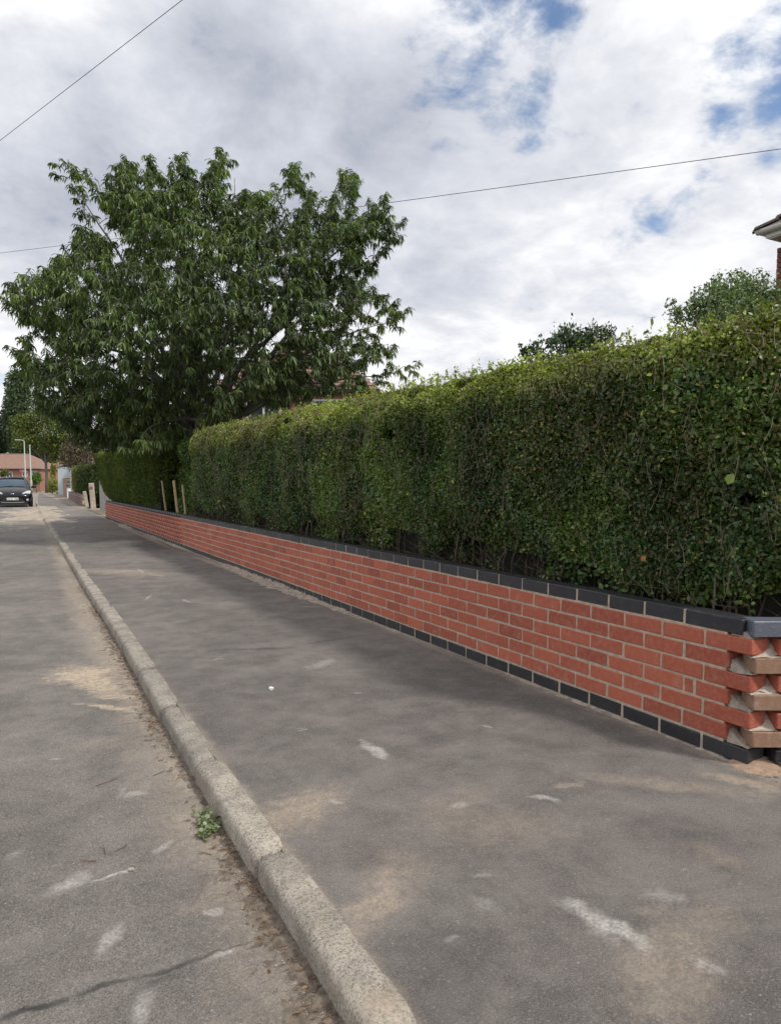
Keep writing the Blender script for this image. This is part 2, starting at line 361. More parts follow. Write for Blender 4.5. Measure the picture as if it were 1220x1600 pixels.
M['cherry_leaf'] = leaf_mat('cherry leaf', .28, .46, .35)
M['tree_leaf'] = leaf_mat('far leaf', .25, .6, .3)
M['twig'] = simple('pale twig', (.26, .205, .15), (.15, .115, .085), 20, .85)
M['bark_dark'] = simple('brown hedge wood', (.13, .10, .075), (.08, .06, .045), 20, .9)
M['bark'] = simple('grey cherry bark', (.19, .18, .165), (.11, .10, .09), 14, .85, bmp=.4)
M['core_shade'] = simple('hedge core painted as shade', (.020, .019, .012), (.012, .015, .008), 9, .95)  # near-black, stands in for the shade deep inside the hedges
M['soil'] = simple('garden soil', (.06, .045, .032), (.04, .03, .022), 9, .98, bmp=.6)
M['stake'] = simple('pale softwood stake', (.52, .40, .24), (.42, .31, .18), 12, .75)
M['oldwood'] = simple('silvered fence board', (.38, .36, .33), (.27, .255, .235), 6, .85, objrand=.15)
M['postwood'] = simple('weathered pale post', (.50, .44, .37), (.33, .28, .23), 9, .85)
M['white'] = simple('white upvc', (.80, .80, .79), (.74, .74, .73), 3, .35)
M['offwhite'] = simple('light grey soffit board', (.62, .62, .62), (.56, .56, .56), 3, .5)  # soffit a light grey, duller than the white trim
M['glass'] = simple('window glass', (.05, .06, .07), (.03, .035, .045), 1, .06, spec=.8)
M['tile_dark'] = simple('dark brown roof tile', (.105, .08, .068), (.17, .13, .11), 9, .85, bmp=.4, objrand=.25)
M['tile_red'] = simple('weathered red roof tile', (.30, .185, .14), (.22, .145, .115), 4, .9, bmp=.3, objrand=.15)
M['housebrick'] = simple('house brick', (.40, .205, .15), (.31, .15, .11), 14, .85)
M['housebrick_dark'] = brick_mat('dark house brick', (.22, .085, .06), (.17, .065, .048), (.27, .12, .09))
M['pinkbrick'] = simple('old pink garden brick', (.42, .26, .20), (.31, .19, .15), 12, .9, objrand=.2)
M['mauvebrick'] = simple('old mauve garden brick', (.24, .165, .145), (.17, .12, .11), 10, .9)
M['steel'] = simple('painted pale lamp post', (.44, .46, .43), (.38, .40, .37), 2, .45)
M['cable'] = simple('grey cable', (.13, .125, .12), (.18, .17, .17), 40, .6)
M['paint'] = simple('black car paint', (.006, .006, .010), (.008, .008, .012), 1, .22, spec=.35, coat=.15)
M['carglass'] = simple('car windscreen', (.03, .07, .11), (.02, .05, .08), 1, .05, spec=.9)  # blue of the reflected sky put into the glass colour
M['rubber'] = simple('tyre rubber', (.018, .018, .018), (.025, .025, .025), 9, .8)
M['plastic'] = simple('black trim', (.018, .018, .019), (.012, .012, .013), 5, .5)
M['chrome'] = simple('chrome trim', (.75, .75, .76), (.68, .68, .7), 2, .15, metal=1)
M['lampglass'] = simple('headlight', (.62, .64, .66), (.45, .47, .5), 9, .1, spec=.8)
M['plate'] = simple('number plate', (.82, .82, .80), (.78, .78, .76), 3, .4)
M['ink'] = simple('plate lettering', (.02, .02, .03), None, 3, .5)
M['badge'] = simple('blue badge', (.10, .16, .35), None, 3, .3)
M['shed'] = simple('pale blue boarding', (.58, .66, .70), (.50, .58, .62), 3, .6)
M['slate'] = simple('grey blue slate', (.13, .14, .18), (.10, .11, .14), 3, .6)
M['pink'] = simple('pink flowers', (.72, .16, .28), (.6, .25, .3), 9, .7)
M['litter'] = simple('white crumpled paper', (.82, .82, .82), (.75, .75, .75), 30, .7)
M['stone'] = simple('pale grit', (.42, .37, .31), (.25, .22, .19), 15, .9)
M['debris'] = simple('dry brown litter', (.21, .13, .085), (.12, .085, .055), 30, .95)

# ------------------------------------------------------------------ ground, road, pavement
KERB = [(.722, -4), (.720, 3.4), (.748, 5.4), (.765, 9.8), (.81, 16), (.87, 25.7), (.95, 34), (1.10, 48), (1.6, 70), (2.5, 96), (3.4, 120)]   # back edge of the kerb
BACK = [(2.62, -4), (2.62, 25), (2.78, 32), (2.95, 38), (3.25, 48), (3.60, 62), (4.5, 85), (5.4, 105), (6.1, 120)]
def polyx(P, y):
    for (x0, y0), (x1, y1) in zip(P, P[1:]):
        if y <= y1: return x0 + (x1 - x0) * (y - y0) / (y1 - y0)
    return P[-1][0]
MB().poly([(-900, -900, -.12), (900, -900, -.12), (900, 900, -.12), (-900, 900, -.12)], [(0, 1, 2, 3)]).build('ground', M['earth'], kind='structure')
def strip(name, xa, xb, ys, z, mat, xw=None):
    b = MB(); pa = []; 
    va = [b.bm.verts.new((xa(y), y, z)) for y in ys]; vb = [b.bm.verts.new((xb(y), y, z)) for y in ys]
    for i in range(len(ys) - 1): b.bm.faces.new((va[i], vb[i], vb[i + 1], va[i + 1]))
    return b.build(name, mat, kind='structure')
YS = [-4 + i * .5 for i in range(60)] + [26 + i * 2 for i in range(48)]
strip('road', lambda y: -6.2 + polyx(KERB, y) - .7, lambda y: polyx(KERB, y) - .04, YS, -.075, M['road'])
strip('pavement', lambda y: polyx(KERB, y) - .030, lambda y: polyx(BACK, y) + (2.2 if y < 1.9 else .0), YS, 0.0, M['pave'])
strip('far_pavement', lambda y: -8.2 + polyx(KERB, y) - .7, lambda y: -6.2 + polyx(KERB, y) - .7, YS, .01, M['pave'])
MB().poly([(-60, 119, -.06), (60, 112, -.06), (60, 104, -.06), (-60, 108, -.06)], [(0, 3, 2, 1)]).build('cross_road', M['road'], kind='structure')
MB().poly([(2.64, 25.2, .004), (4.6, 25.2, .004), (4.8, 35, .004), (2.84, 35, .004)], [(0, 1, 2, 3)]).build('driveway', M['drive'], kind='structure')
MB().poly([(2.66, 1.4, .02), (14, -6, .02), (14, 25, .02), (2.66, 25, .02)], [(0, 1, 2, 3)]).build('garden_ground', M['soil'], kind='structure')

# kerb stones
kerb = empty('kerb', (.65, 0, 0), kind='structure')
def kerb_mesh(L, seed):
    rr = random.Random(seed); b = MB(); w, h = .112, .15; bm = b.bm
    prof = [(-w / 2, -h), (-w / 2 + .002, -.030), (-w / 2 + .006, -.014), (-w / 2 + .016, -.004), (-w / 2 + .032, 0), (w / 2 - .012, 0), (w / 2, -.006), (w / 2, -h)]
    n = 13; rings = []
    for i in range(n):
        y = -L / 2 + L * i / (n - 1); e = 0
        if i in (0, n - 1): e = .006
        ring = []
        for x, z in prof:
            j = rr.gauss(0, .0012); k = rr.gauss(0, .0013) if z > -.1 else 0
            ring.append(bm.verts.new((x * (1 - e * 8) + j, y, z - e + k)))
        rings.append(ring)
    for A, B in zip(rings, rings[1:]):
        for k in range(len(prof) - 1): bm.faces.new((A[k], A[k + 1], B[k + 1], B[k]))
    bm.faces.new(rings[0]); bm.faces.new(rings[-1][::-1])
    return b.mesh('kerb_stone', M['kerb'], True)
KL = .825; kms = [kerb_mesh(KL - .013, i) for i in range(6)]
y = 2.03 - KL * 4; idx = 0; far = MB()
while y < 110:
    yc = y + KL / 2; x = polyx(KERB, yc) - .059
    dx = polyx(KERB, y + KL) - polyx(KERB, y); ang = -math.atan2(dx, KL)
    if y < 46:
        o = link('kerb_stone', kms[idx % 6], kerb, (x - .65 + random.gauss(0, .003), yc, .004 + random.gauss(0, .0025)), ang + (math.pi if False else 0) + random.gauss(0, .0015))
    else: far.box((x, yc, -.04), (.118, KL - .01, .09))
    y += KL; idx += 1
far.build('far_kerb_run', M['kerb'], kerb, (-.65, 0, 0), kind='stuff')

# ------------------------------------------------------------------ the new brick wall
WX, Y0, BL, BP, BH, CP = 2.56, 1.77, .215, .225, .065, .075
def brick_mesh(L, mat, seed, name='brick', D=.102, hgt=BH, bev=.0042):
    rr = random.Random(seed); b = MB(); b.box((0, 0, 0), (L, D, hgt)).bevel(bev)
    for v in b.bm.verts: v.co += Vector([rr.gauss(0, .0008) for _ in range(3)])
    return b.mesh(name, mat)
wall = empty('brick_wall', (WX, Y0, 0), label='long low red brick wall with black base course and black coping beside the pavement', cat='wall')
variants = {}
def brick(parent, name, mat, L, loc, rz, key=''):
    k = (mat, round(L, 3), name)
    if k not in variants: variants[k] = [brick_mesh(L, M[mat], i + len(variants) * 10, name) for i in range(5)]
    o = bpy.data.objects.new(name, random.choice(variants[k])); COL.objects.link(o); o.parent = parent
    o.location = (loc[0] + random.gauss(0, .0007), loc[1] + random.gauss(0, .0009), loc[2] + random.gauss(0, .0008))
    o.rotation_euler = (random.gauss(0, .004), random.gauss(0, .003), rz + random.gauss(0, .004)); return o
NCOL = 103; NEAR = 49; END = NCOL * BP
farred, farblk = [], []
def far_box(store, cx, cy, cz, L):
    store.append((cx, cy, cz, L))
for c in range(8):
    mat = 'black' if c in (0, 7) else 'brick'
    name = {0: 'base_brick', 7: 'coping_brick'}.get(c, 'brick')
    z = c * CP + .005 + BH / 2
    row = []
    if c in (0, 2, 4, 6): row = [(i * BP, BL) for i in range(NCOL)]
    elif c == 3: row = [(.100, .158), (.268, .047)] + [(BP * .5 + .2125 + i * BP, BL) for i in range(NCOL - 2)]
    elif c == 7: row = [(.045, .275)] + [(BP * .5 + .2175 + i * BP, BL) for i in range(NCOL - 2)]
    else: row = [(BP * .5 - .010 + i * BP, BL) for i in range(NCOL - 1)]
    for i, (s, L) in enumerate(row):
        if s + L > END: continue
        if i < NEAR + (1 if c == 3 else 0): brick(wall, name, mat, L, (.051, s + L / 2, z), math.pi / 2)
        else: (farblk if c in (0, 7) else farred).append((.051, s + L / 2, z, L))
def far_bricks(name, lst, mat):
    V, Fs, C = [], [], []
    cube = np.array([(x, y, z) for x in (-.5, .5) for y in (-.5, .5) for z in (-.5, .5)])
    fc = np.array([(0, 1, 3, 2), (4, 6, 7, 5), (0, 4, 5, 1), (2, 3, 7, 6), (0, 2, 6, 4), (1, 5, 7, 3)])
    for i, (x, y, z, L) in enumerate(lst):
        V.append(cube * np.array([.102, L, BH]) + np.array([x + random.gauss(0, .001), y, z])); Fs.append(fc + i * 8); C.append(np.full((8, 3), random.random()))
    return link(name, fastmesh(name, np.concatenate(V), np.concatenate(Fs), mat, np.concatenate(C)), wall, kind='stuff')
far_bricks('far_red_bricks', farred, M['brick_far']); far_bricks('far_black_bricks', farblk, M['black_far'])
core = MB()
core.box((.0525, (END + .11) / 2 - .0, .297), (.098, END - .12, .590))
for c in (0, 2, 4, 6): core.box((.055, .06, c * CP + .036), (.090, .11, .060))
for c in (1, 3, 5): core.box((.056, .059, c * CP + .001), (.086, .104, .006))
core.build('mortar', M['mortar'], wall)
# that stands a hair proud of the core, ragged

# the splayed return wall, toothed into the first at the corner
ret = empty('brick_wall', (WX, Y0, 0), -YAW, label='short splayed brick wall with coping painted sunlit blue-grey and tan toothed bricks at right edge', cat='wall')
for c in range(8):
    z = c * CP + .005 + BH / 2; s0 = (.014 if c != 7 else .004) if c in (1, 3, 5, 7) else .112
    for i in range(6):
        s = s0 + i * BP; L = BL
        if c == 0: nm, mt = 'base_brick', 'black'
        elif c == 7: nm, mt = 'coping_brick', 'black_sunlit'
        else: nm, mt = 'brick', ('tan' if (c in (1, 3, 5) and i == 0) else 'brick')
        brick(ret, nm, mt, L, (s + L / 2, .051 + (-.004 if c in (1, 3, 5) and i == 0 else 0), z), 0)
rc = MB(); rc.box((.79, .0525, .297), (1.30, .096, .590))
rc.build('mortar', M['mortar'], ret)
def rough(b):
    bmesh.ops.subdivide_edges(b.bm, edges=list(b.bm.edges), cuts=2, use_grid_fill=True)
    rr_ = random.Random(4)
    for v in b.bm.verts: v.co += Vector((rr_.gauss(0, .0022), rr_.gauss(0, .0022), rr_.gauss(0, .0028)))
fm = MB()            # pale mortar left on the exposed bed of each tooth
for c in (1, 3, 5):
    z = c * CP + .072; fm.prism([(.006, .006, z), (.118, .006, z), (.118, .10, z), (.006, .10, z)], (0, 0, .004))
    fm.poly([(.012, .02, z + .004), (.116, .012, z + .004), (.116, .10, z + .004), (.02, .10, z + .004), (.075, .09, z + .058), (.112, .085, z + .05)],
            [(0, 1, 5, 4), (0, 4, 3), (1, 2, 5), (3, 4, 5, 2), (0, 3, 2, 1)])
rough(fm); fm.build('mortar_fillet', M['mortar_light'], ret)
fm = MB()
for c in (1, 3, 5, 7):
    z = c * CP - .002; fm.poly([(.006, .004, z), (.10, .004, z), (.10, .10, z), (.006, .10, z), (.02, .10, z + .045), (.095, .105, z + .05)], [(0, 3, 2, 1), (0, 1, 5, 4), (0, 4, 3), (1, 2, 5), (3, 4, 5, 2)])
rough(fm); fm.build('mortar_fillet', M['mortar_dull'], wall)

# mortar droppings and sand along the foot of the wall
def droppings(name, pts, widths, hts, mat, seed, nseg=10, **k):
    rr = np.random.default_rng(seed); V = []; n = len(pts)
    for (x, y), w, h in zip(pts, widths, hts):
        for j in range(nseg + 1):
            t = j / nseg
            V.append((x - w * t * (1 + .15 * rr.standard_normal()), y + .01 * rr.standard_normal(), max(-.003, h * (1 - t) ** 1.6 * (1 + .35 * rr.standard_normal()) - .003 * t)))
    Fq = np.array([(i * (nseg + 1) + j, (i + 1) * (nseg + 1) + j, (i + 1) * (nseg + 1) + j + 1, i * (nseg + 1) + j + 1) for i in range(n - 1) for j in range(nseg)])
    return link(name, fastmesh(name, np.array(V), Fq, mat, None, True), kind='stuff', **k)
ys = np.arange(1.79, 24, .03); wn = vnoise(np.stack([ys * 0, ys, ys * 0], 1), 2.3); wn2 = vnoise(np.stack([ys * 0, ys, ys * 0 + 5], 1), .45); wf = vnoise(np.stack([ys * 0, ys, ys * 0 + 9], 1), 14)
ww = .002 + .07 * np.clip(wn - .35, 0, 1) + .42 * np.clip(wn2 - .36, 0, 1) * np.clip((ys - 4.5) / 3, 0, 1) + .035 * wf * wn
droppings('mortar_droppings', [(WX + .002, y) for y in ys], ww, -.001 + ww * .16, M['droppings'], 3)
tt = np.linspace(0, 1, 40)
hp = [(WX + .02 + .42 * t, Y0 + .015 - .26 * t + .04) for t in tt]
V = []; rr = np.random.default_rng(5)
for t in tt:
    for j in range(13):
        q = j / 12; w = .10 + .10 * math.sin(t * 5 + 1) ** 2
        bx = WX - .02 + .66 * t; by = Y0 + .075 - .35 * t
        V.append((bx - .467 * w * q * 1.0, by - .884 * w * q, max(-.004, .024 * (1 - q) ** 1.3 * (.5 + vnoise(np.array([[t * 9, q * 4, 0]]), 1)[0]) * min(1, t * 10 + .05) * (1 + .08 * rr.standard_normal()) - .005 * q)))
Fq = np.array([(i * 13 + j, (i + 1) * 13 + j, (i + 1) * 13 + j + 1, i * 13 + j + 1) for i in range(39) for j in range(12)])
link('sand_spill', fastmesh('sand_spill', np.array(V), Fq, M['sand'], None, True), kind='stuff')

def drift(name, x0, x1, y0, y1, dx, dy, fn, mat):
    xs = np.arange(x0, x1 + dx / 2, dx); ys_ = np.arange(y0, y1 + dy / 2, dy); gx, gy = np.meshgrid(xs, ys_); P = np.stack([gx.ravel(), gy.ravel(), gx.ravel() * 0], 1)
    b_, t_ = fn(P); P[:, 2] = b_ + np.clip(t_, -.004, .05); nx = len(xs); ny = len(ys_); i = (np.arange(ny - 1)[:, None] * nx + np.arange(nx - 1)).ravel()
    Fq = np.stack([i, i + 1, i + nx + 1, i + nx], 1); up = (t_ > -.0035); Fq = Fq[up[Fq].any(axis=1)]
    return link(name, fastmesh(name, P, Fq, mat, None, True), kind='stuff')
def kx(y): return np.interp(y, [k[1] for k in KERB], [k[0] for k in KERB])
def fn_g(P):        # grit banked in the gutter against the kerb
    d = kx(P[:, 1]) - .112 - P[:, 0]; w = .02 + .10 * vnoise(P, 1.5, 4)
    t = .010 * (1 - d / w) * (.1 + 1.1 * vnoise(P, 9, 2)) + .012 * (vnoise(P, 38, 9) - .55) + .008 * (vnoise(P, 60, 3) - .5)
    return -.0752 + 0 * d, t - .001
drift('gutter_silt', .33, .66, 1.0, 16, .012, .022, fn_g, M['silt'])
def fn_f(P):        # sand run over the far kerb by the works
    y = P[:, 1]; k = kx(y); base = np.where(P[:, 0] > k - .13, .0045, -.0752); e_ = 1 - np.sqrt(((P[:, 0] - .55) / 1.0) ** 2 + ((y - 31) / 9) ** 2)
    return base, .03 * (e_ - .12 + 1.5 * (vnoise(P * np.array([1, .35, 1]), 2.0, 6) - .5) + 1.1 * (vnoise(P * np.array([1, .5, 1]), 6, 5) - .5)) - .004
drift('kerb_sand', -.9, 1.7, 20, 41, .06, .12, fn_f, M['roadsand'])

# ------------------------------------------------------------------ hedges
def hedge_shell(path, top, bottom, n_fn, rad=.22, thick=.8, lump=.07):
    """samples a point on the outer shell of a hedge; path = polyline of the front foot"""
    P = np.array(path, float); seg = np.linalg.norm(np.diff(P, axis=0), axis=1); cum = np.concatenate([[0], np.cumsum(seg)])
    return P, seg, cum
def hedge_points(path, n, top, bottom, rad, thick, lump, bulge=None, densfn=None, depth=.10, seed=1, topfrac=1.0):
    rg = np.random.default_rng(seed); P = np.array(path, float); dv = np.diff(P, axis=0); seg = np.linalg.norm(dv, axis=1); cum = np.concatenate([[0], np.cumsum(seg)])
    s = rg.random(n) * cum[-1]; k = np.clip(np.searchsorted(cum, s) - 1, 0, len(seg) - 1); f = ((s - cum[k]) / seg[k])[:, None]
    base = P[k] * (1 - f) + P[k + 1] * f; d = dv[k] / seg[k][:, None]
    # smooth the direction at corners
    out = np.stack([-d[:, 1], d[:, 0]], 1)
    T = top(base); B = bottom(base); a = T - rad - B; arc = rad * math.pi / 2; tt = thick * topfrac
    tot = a + arc + tt; q = rg.random(n) * tot
    x = np.zeros(n); z = np.zeros(n); nx = np.zeros(n); nz = np.zeros(n)
    m0 = q < a; z[m0] = (B + q)[m0]; nx[m0] = 1
    m1 = (~m0) & (q < a + arc); th = (q - a) / rad; x[m1] = -(rad * (1 - np.cos(th)))[m1]; z[m1] = (T - rad + rad * np.sin(th))[m1]; nx[m1] = np.cos(th)[m1]; nz[m1] = np.sin(th)[m1]
    m2 = ~(m0 | m1); x[m2] = -rad - (q - a - arc)[m2]; z[m2] = T[m2]; nz[m2] = 1
    # the foot draws in a little
    foot = np.clip((B + .22 - z) / .22, 0, 1); x -= foot ** 1.5 * .10
    if bulge is not None: x += bulge(base, z)
    X = np.concatenate([base + out * x[:, None], z[:, None]], 1)
    Nn = np.concatenate([out * nx[:, None], nz[:, None]], 1)
    lm = (vnoise(X, 1.6) - .5) * lump * 1.6 + (vnoise(X, 5.0, 7) - .5) * lump + (vnoise(X, 13, 3) - .5) * lump * .6
    dep = -rg.exponential(depth, n)
    X = X + Nn * (lm + dep)[:, None]
    hole = vnoise(X, 6.5, 31) + .25 * vnoise(X, 2.2, 11)
    keep = (hole > .30) | (dep < -.16)
    tfr = (z - B) / np.maximum(T - B, .1)
    return X[keep], Nn[keep], tfr[keep], dep[keep]
def lay_leaves(name, X, Nn, L, asp, colfn, mat, parent, detail, up=.25, seed=3, kind='stuff', spread=.9, droop=.0):
    rg = np.random.default_rng(seed); n = len(X)
    D = unit(rg.standard_normal((n, 3)) * spread + Nn * .45 + np.array([0, 0, up])); N = unit(rg.standard_normal((n, 3)) * .75 + Nn * .9 + np.array([0, 0, .25]))
    ln = L * np.clip(rg.normal(1, .22, n), .5, 1.6)
    V, Fq, k = leaves(X - D * ln[:, None] * .5, D, N, ln, ln * asp, detail, droop)
    C = np.repeat(colfn(X, rg), k, axis=0)
    return link(name, fastmesh(name, V, Fq, mat, C), parent, kind=kind)
def privet(X, rg, t=None):
    n = len(X); a = vnoise(X, 1.1, 4); b = vnoise(X, 3.7, 9); r = rg.random(n)
    dark = np.array([.040, .070, .026]); mid = np.array([.076, .122, .034]); yel = np.array([.21, .245, .055]); blu = np.array([.038, .078, .042]); brn = np.array([.125, .092, .050])
    w = np.clip((a - .3) * 2, 0, 1)[:, None]; C = dark * (1 - w) + mid * w
    w = np.clip((b - .45) * 2.2, 0, .8)[:, None]; C = C * (1 - w) + blu * w
    w = (np.clip(r - .80, 0, 1) * 4)[:, None]; C = C * (1 - w) + mid * 1.45 * w
    hi = np.clip((X[:, 2] - 1.60) / .20, 0, 1) * (rg.random(n) < .85); w = (hi * .9)[:, None]; C = C * (1 - w) + yel * w  # sunlit top painted in as yellow-green, by height
    bp = np.clip((vnoise(X, 2.1, 21) - .5) * 3, 0, 1); k = (rg.random(n) < .03 + .22 * bp); C[k] = brn * rg.uniform(.6, 1.3, (k.sum(), 1))
    k = rg.random(n) < .03; C[k] = yel * 1.15
    cl = .55 + 1.15 * vnoise(X, 2.6, 15)[:, None]
    return C * cl * rg.uniform(.7, 1.45, (n, 1)) * np.array([[1.13, 1.12, .88]])
HX = 2.66
def htop(b):     # a level clipped top over a pavement that falls away a little
    y = b[:, 1]; return 1.825 + .018 * np.clip(y, 0, 20) + .03 * (vnoise(np.c_[b, b[:, :1] * 0], .9) - .5)
def hbot(b): return .56 + .16 * vnoise(np.c_[b, b[:, :1] * 0], 2.7) + .075 * np.clip((b[:, 1] - 2.3) * 2, 0, 1)
rdir = np.array([math.cos(YAW), -math.sin(YAW)])
corner = np.array([HX, 1.86])
pth_a = [corner + rdir * 2.4, corner + rdir * .25, corner + np.array([.03, .0]) * 0 + np.array([.012, .10]), (HX, 2.2), (HX, 5.2)]
pth_b = [(HX, 5.1), (HX, 9.0)]
pth_c = [(HX, 8.9), (HX, 12.4), (HX + .15, 12.8), (HX + .36, 13.3), (HX + .8, 13.6)]
hedge = empty('privet_hedge', (3.0, 6, 0), label='long tall clipped privet hedge, top tinted yellow-green as sunlight, behind the long red wall', cat='hedge')
def add(o): o.location = (-3.0, -6, 0); return o
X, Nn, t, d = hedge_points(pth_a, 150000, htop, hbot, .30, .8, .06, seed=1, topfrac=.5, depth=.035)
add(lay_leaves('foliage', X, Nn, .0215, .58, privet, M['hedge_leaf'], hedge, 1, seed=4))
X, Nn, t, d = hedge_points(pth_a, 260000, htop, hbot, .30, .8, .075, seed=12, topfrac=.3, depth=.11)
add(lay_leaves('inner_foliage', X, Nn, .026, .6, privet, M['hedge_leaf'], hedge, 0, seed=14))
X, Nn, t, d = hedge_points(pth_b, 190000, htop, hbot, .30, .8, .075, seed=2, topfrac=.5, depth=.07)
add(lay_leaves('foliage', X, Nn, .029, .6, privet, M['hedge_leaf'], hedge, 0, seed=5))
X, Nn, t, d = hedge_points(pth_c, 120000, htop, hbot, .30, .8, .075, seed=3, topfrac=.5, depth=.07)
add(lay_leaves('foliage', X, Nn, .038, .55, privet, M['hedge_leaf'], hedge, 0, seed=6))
# thin leafage hanging low inside the foot of the hedge
rgl = np.random.default_rng(19); n_ = 26000; yl = rgl.uniform(1.9, 13, n_); zl = .58 + .40 * rgl.random(n_); xl = HX + .07 + .15 * rgl.random(n_); X = np.stack([xl, yl, zl], 1)
k_ = vnoise(X, 4.5, 77) > .50 - .12 * (X[:, 2] - .6); X = X[k_]; Nn = np.tile([-.8, -.3, .2], (len(X), 1))
add(lay_leaves('low_foliage', X, Nn, .03, .6, privet, M['hedge_leaf'], hedge, 0, seed=20))
# sprigs standing above the clipped top
def sprigs(name, path, n, top, hgt, L, colfn, mat, parent, seed):
    rg = np.random.default_rng(seed); P = np.array(path, float); dv = np.diff(P, axis=0); seg = np.linalg.norm(dv, axis=1); cum = np.concatenate([[0], np.cumsum(seg)])
    s = rg.random(n) * cum[-1]; k = np.clip(np.searchsorted(cum, s) - 1, 0, len(seg) - 1); f = ((s - cum[k]) / seg[k])[:, None]; b = P[k] * (1 - f) + P[k + 1] * f
    off = rg.random(n) * .55 + .05; d = dv[k] / seg[k][:, None]; out = np.stack([-d[:, 1], d[:, 0]], 1); b2 = b - out * off[:, None]; T = top(b) - .05
    hh = hgt * rg.random(n) ** 2.2 + .03; Xs = []
    lean = rg.standard_normal((n, 2)) * .12
    for j in range(7):
        q = (j + 1) / 7; Xs.append(np.c_[b2 + lean * (hh * q)[:, None], T + hh * q + .02])
    X = np.concatenate(Xs); X += rg.standard_normal(X.shape) * .006
    return lay_leaves(name, X, np.tile([0, 0, .5], (len(X), 1)), L, .5, colfn, mat, parent, 0, seed=seed)
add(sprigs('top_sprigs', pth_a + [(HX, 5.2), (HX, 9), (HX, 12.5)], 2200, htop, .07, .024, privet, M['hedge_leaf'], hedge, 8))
# twigs: pale cut ends lying in the face, plus the bare woody feet
def twigs(name, segs, mat, parent, sides=3, **k):
    A = np.array([s[0] for s in segs]); B = np.array([s[1] for s in segs]); r = np.array([s[2] for s in segs])[:, None]
    D = unit(B - A); S = unit(np.cross(D, np.array([[.3, .5, .8]]))); U = np.cross(D, S); V = []
    for base, rr_ in ((A, r), (B, r * .55)):
        for j in range(sides):
            a = 2 * math.pi * j / sides; V.append(base + (S * math.cos(a) + U * math.sin(a)) * rr_)
    V = np.stack(V, 1).reshape(-1, 3); n = len(A); q = 2 * sides
    Fq = np.concatenate([np.arange(n)[:, None] * q + np.array([j, (j + 1) % sides, sides + (j + 1) % sides, sides + j]) for j in range(sides)])
    return link(name, fastmesh(name, V, Fq, mat), parent, kind='stuff', **k)
def face_twigs(path, n, top, bottom, ln, rad, seed, out_=.02, bulge=None):
    X, Nn, t, d = hedge_points(path, n, top, bottom, .24, .8, .075, seed=seed, topfrac=0, depth=.02, bulge=bulge); rg = np.random.default_rng(seed); segs = []
    for p, nn in zip(X, Nn):
        v = np.array([rg.normal(0, .45) * abs(nn[1] * 0 + 1), rg.normal(0, .45), rg.normal(.6, .5)]); v -= nn * np.dot(v, nn) * .75; v = v / np.linalg.norm(v)
        L = ln * rg.uniform(.4, 1.6); a = p + nn * out_ - v * L / 2; m = a + v * L * .5 + rg.normal(0, L * .06, 3); b = a + v * L + rg.normal(0, L * .1, 3); r_ = rad * rg.uniform(.6, 1.5)
        segs += [(a, m, r_), (m, b, r_ * .7)]
        if rg.random() < .4: segs.append((m, m + (v + rg.normal(0, .6, 3)) * L * .35, r_ * .5))
    return segs
add(twigs('twigs', face_twigs(pth_a, 1500, htop, hbot, .11, .0016, 21) + face_twigs(pth_b + pth_c[1:2], 1300, htop, hbot, .14, .0022, 22), M['twig'], hedge))
segs = []
rg = np.random.default_rng(9)
for y in np.arange(1.95, 13.0, .13):
    for q in range(3):
        x = HX + rg.uniform(.08, .35); yy = y + rg.normal(0, .05); a = np.array([x, yy, .02]); b = a + [rg.normal(-.02, .05), rg.normal(0, .09), .62]; c = b + [rg.normal(0, .1), rg.normal(0, .16), .5]; r = rg.uniform(.004, .011)
        c[0] = max(c[0], HX + .22); segs += [(a, b, r), (b, c, r * .6)]
        for w in range(5): 
            e = a + (b - a) * rg.uniform(.6, 1.0) ; segs.append((e, e + [rg.uniform(-.15, .02), rg.normal(0, .14), rg.uniform(.0, .2)], r * .3))
add(twigs('woody_stems', segs, M['bark_dark'], hedge, 5))
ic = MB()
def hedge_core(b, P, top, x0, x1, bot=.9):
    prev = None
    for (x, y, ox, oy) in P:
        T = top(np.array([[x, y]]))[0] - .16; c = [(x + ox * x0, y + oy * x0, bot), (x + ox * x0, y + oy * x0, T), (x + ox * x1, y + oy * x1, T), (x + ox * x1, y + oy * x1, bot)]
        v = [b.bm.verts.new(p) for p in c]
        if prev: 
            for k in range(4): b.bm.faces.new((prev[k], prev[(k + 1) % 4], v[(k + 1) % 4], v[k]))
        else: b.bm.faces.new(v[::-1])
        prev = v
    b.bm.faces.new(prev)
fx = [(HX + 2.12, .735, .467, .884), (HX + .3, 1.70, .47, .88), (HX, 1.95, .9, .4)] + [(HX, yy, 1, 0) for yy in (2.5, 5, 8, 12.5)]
hedge_core(ic, fx, htop, .24, .75, .03); add(ic.build('shade_core', M['core_shade'], hedge))  # solid core painted dark in place of the shaded depth
# a few odd leaves caught in the hedge face
def single_leaf(p, L, c, up, label, yaw=0.3):
    X = np.array([p]); D = np.array([[.1, -.3, up]]); N = np.array([[-.8, -.4, .4]])
    V, Fq, k = leaves(X, D, N, np.array([L]), np.array([L * .75]), 1, .1)
    o = link('bindweed_leaf', fastmesh('bindweed_leaf', V - X, Fq, M['hedge_leaf'], np.tile(c, (7, 1))), None, p); tag(o, label, 'leaf')
def on_face(u, v, x=HX - .045): k = ray(u, v); t = x / k.x; return tuple(k * t + Vector((0, 0, H)))
single_leaf(on_face(1136, 757), .055, (.22, .30, .07), .7, 'large pale green leaf in the hedge face towards the right')
single_leaf(on_face(1003, 877), .035, (.45, .18, .07), .7, 'small orange dead leaf low in the hedge face')
single_leaf(on_face(1036, 610), .035, (.2, .28, .07), .4, 'small yellow-green leaf high in the hedge, below the bushy treetop')

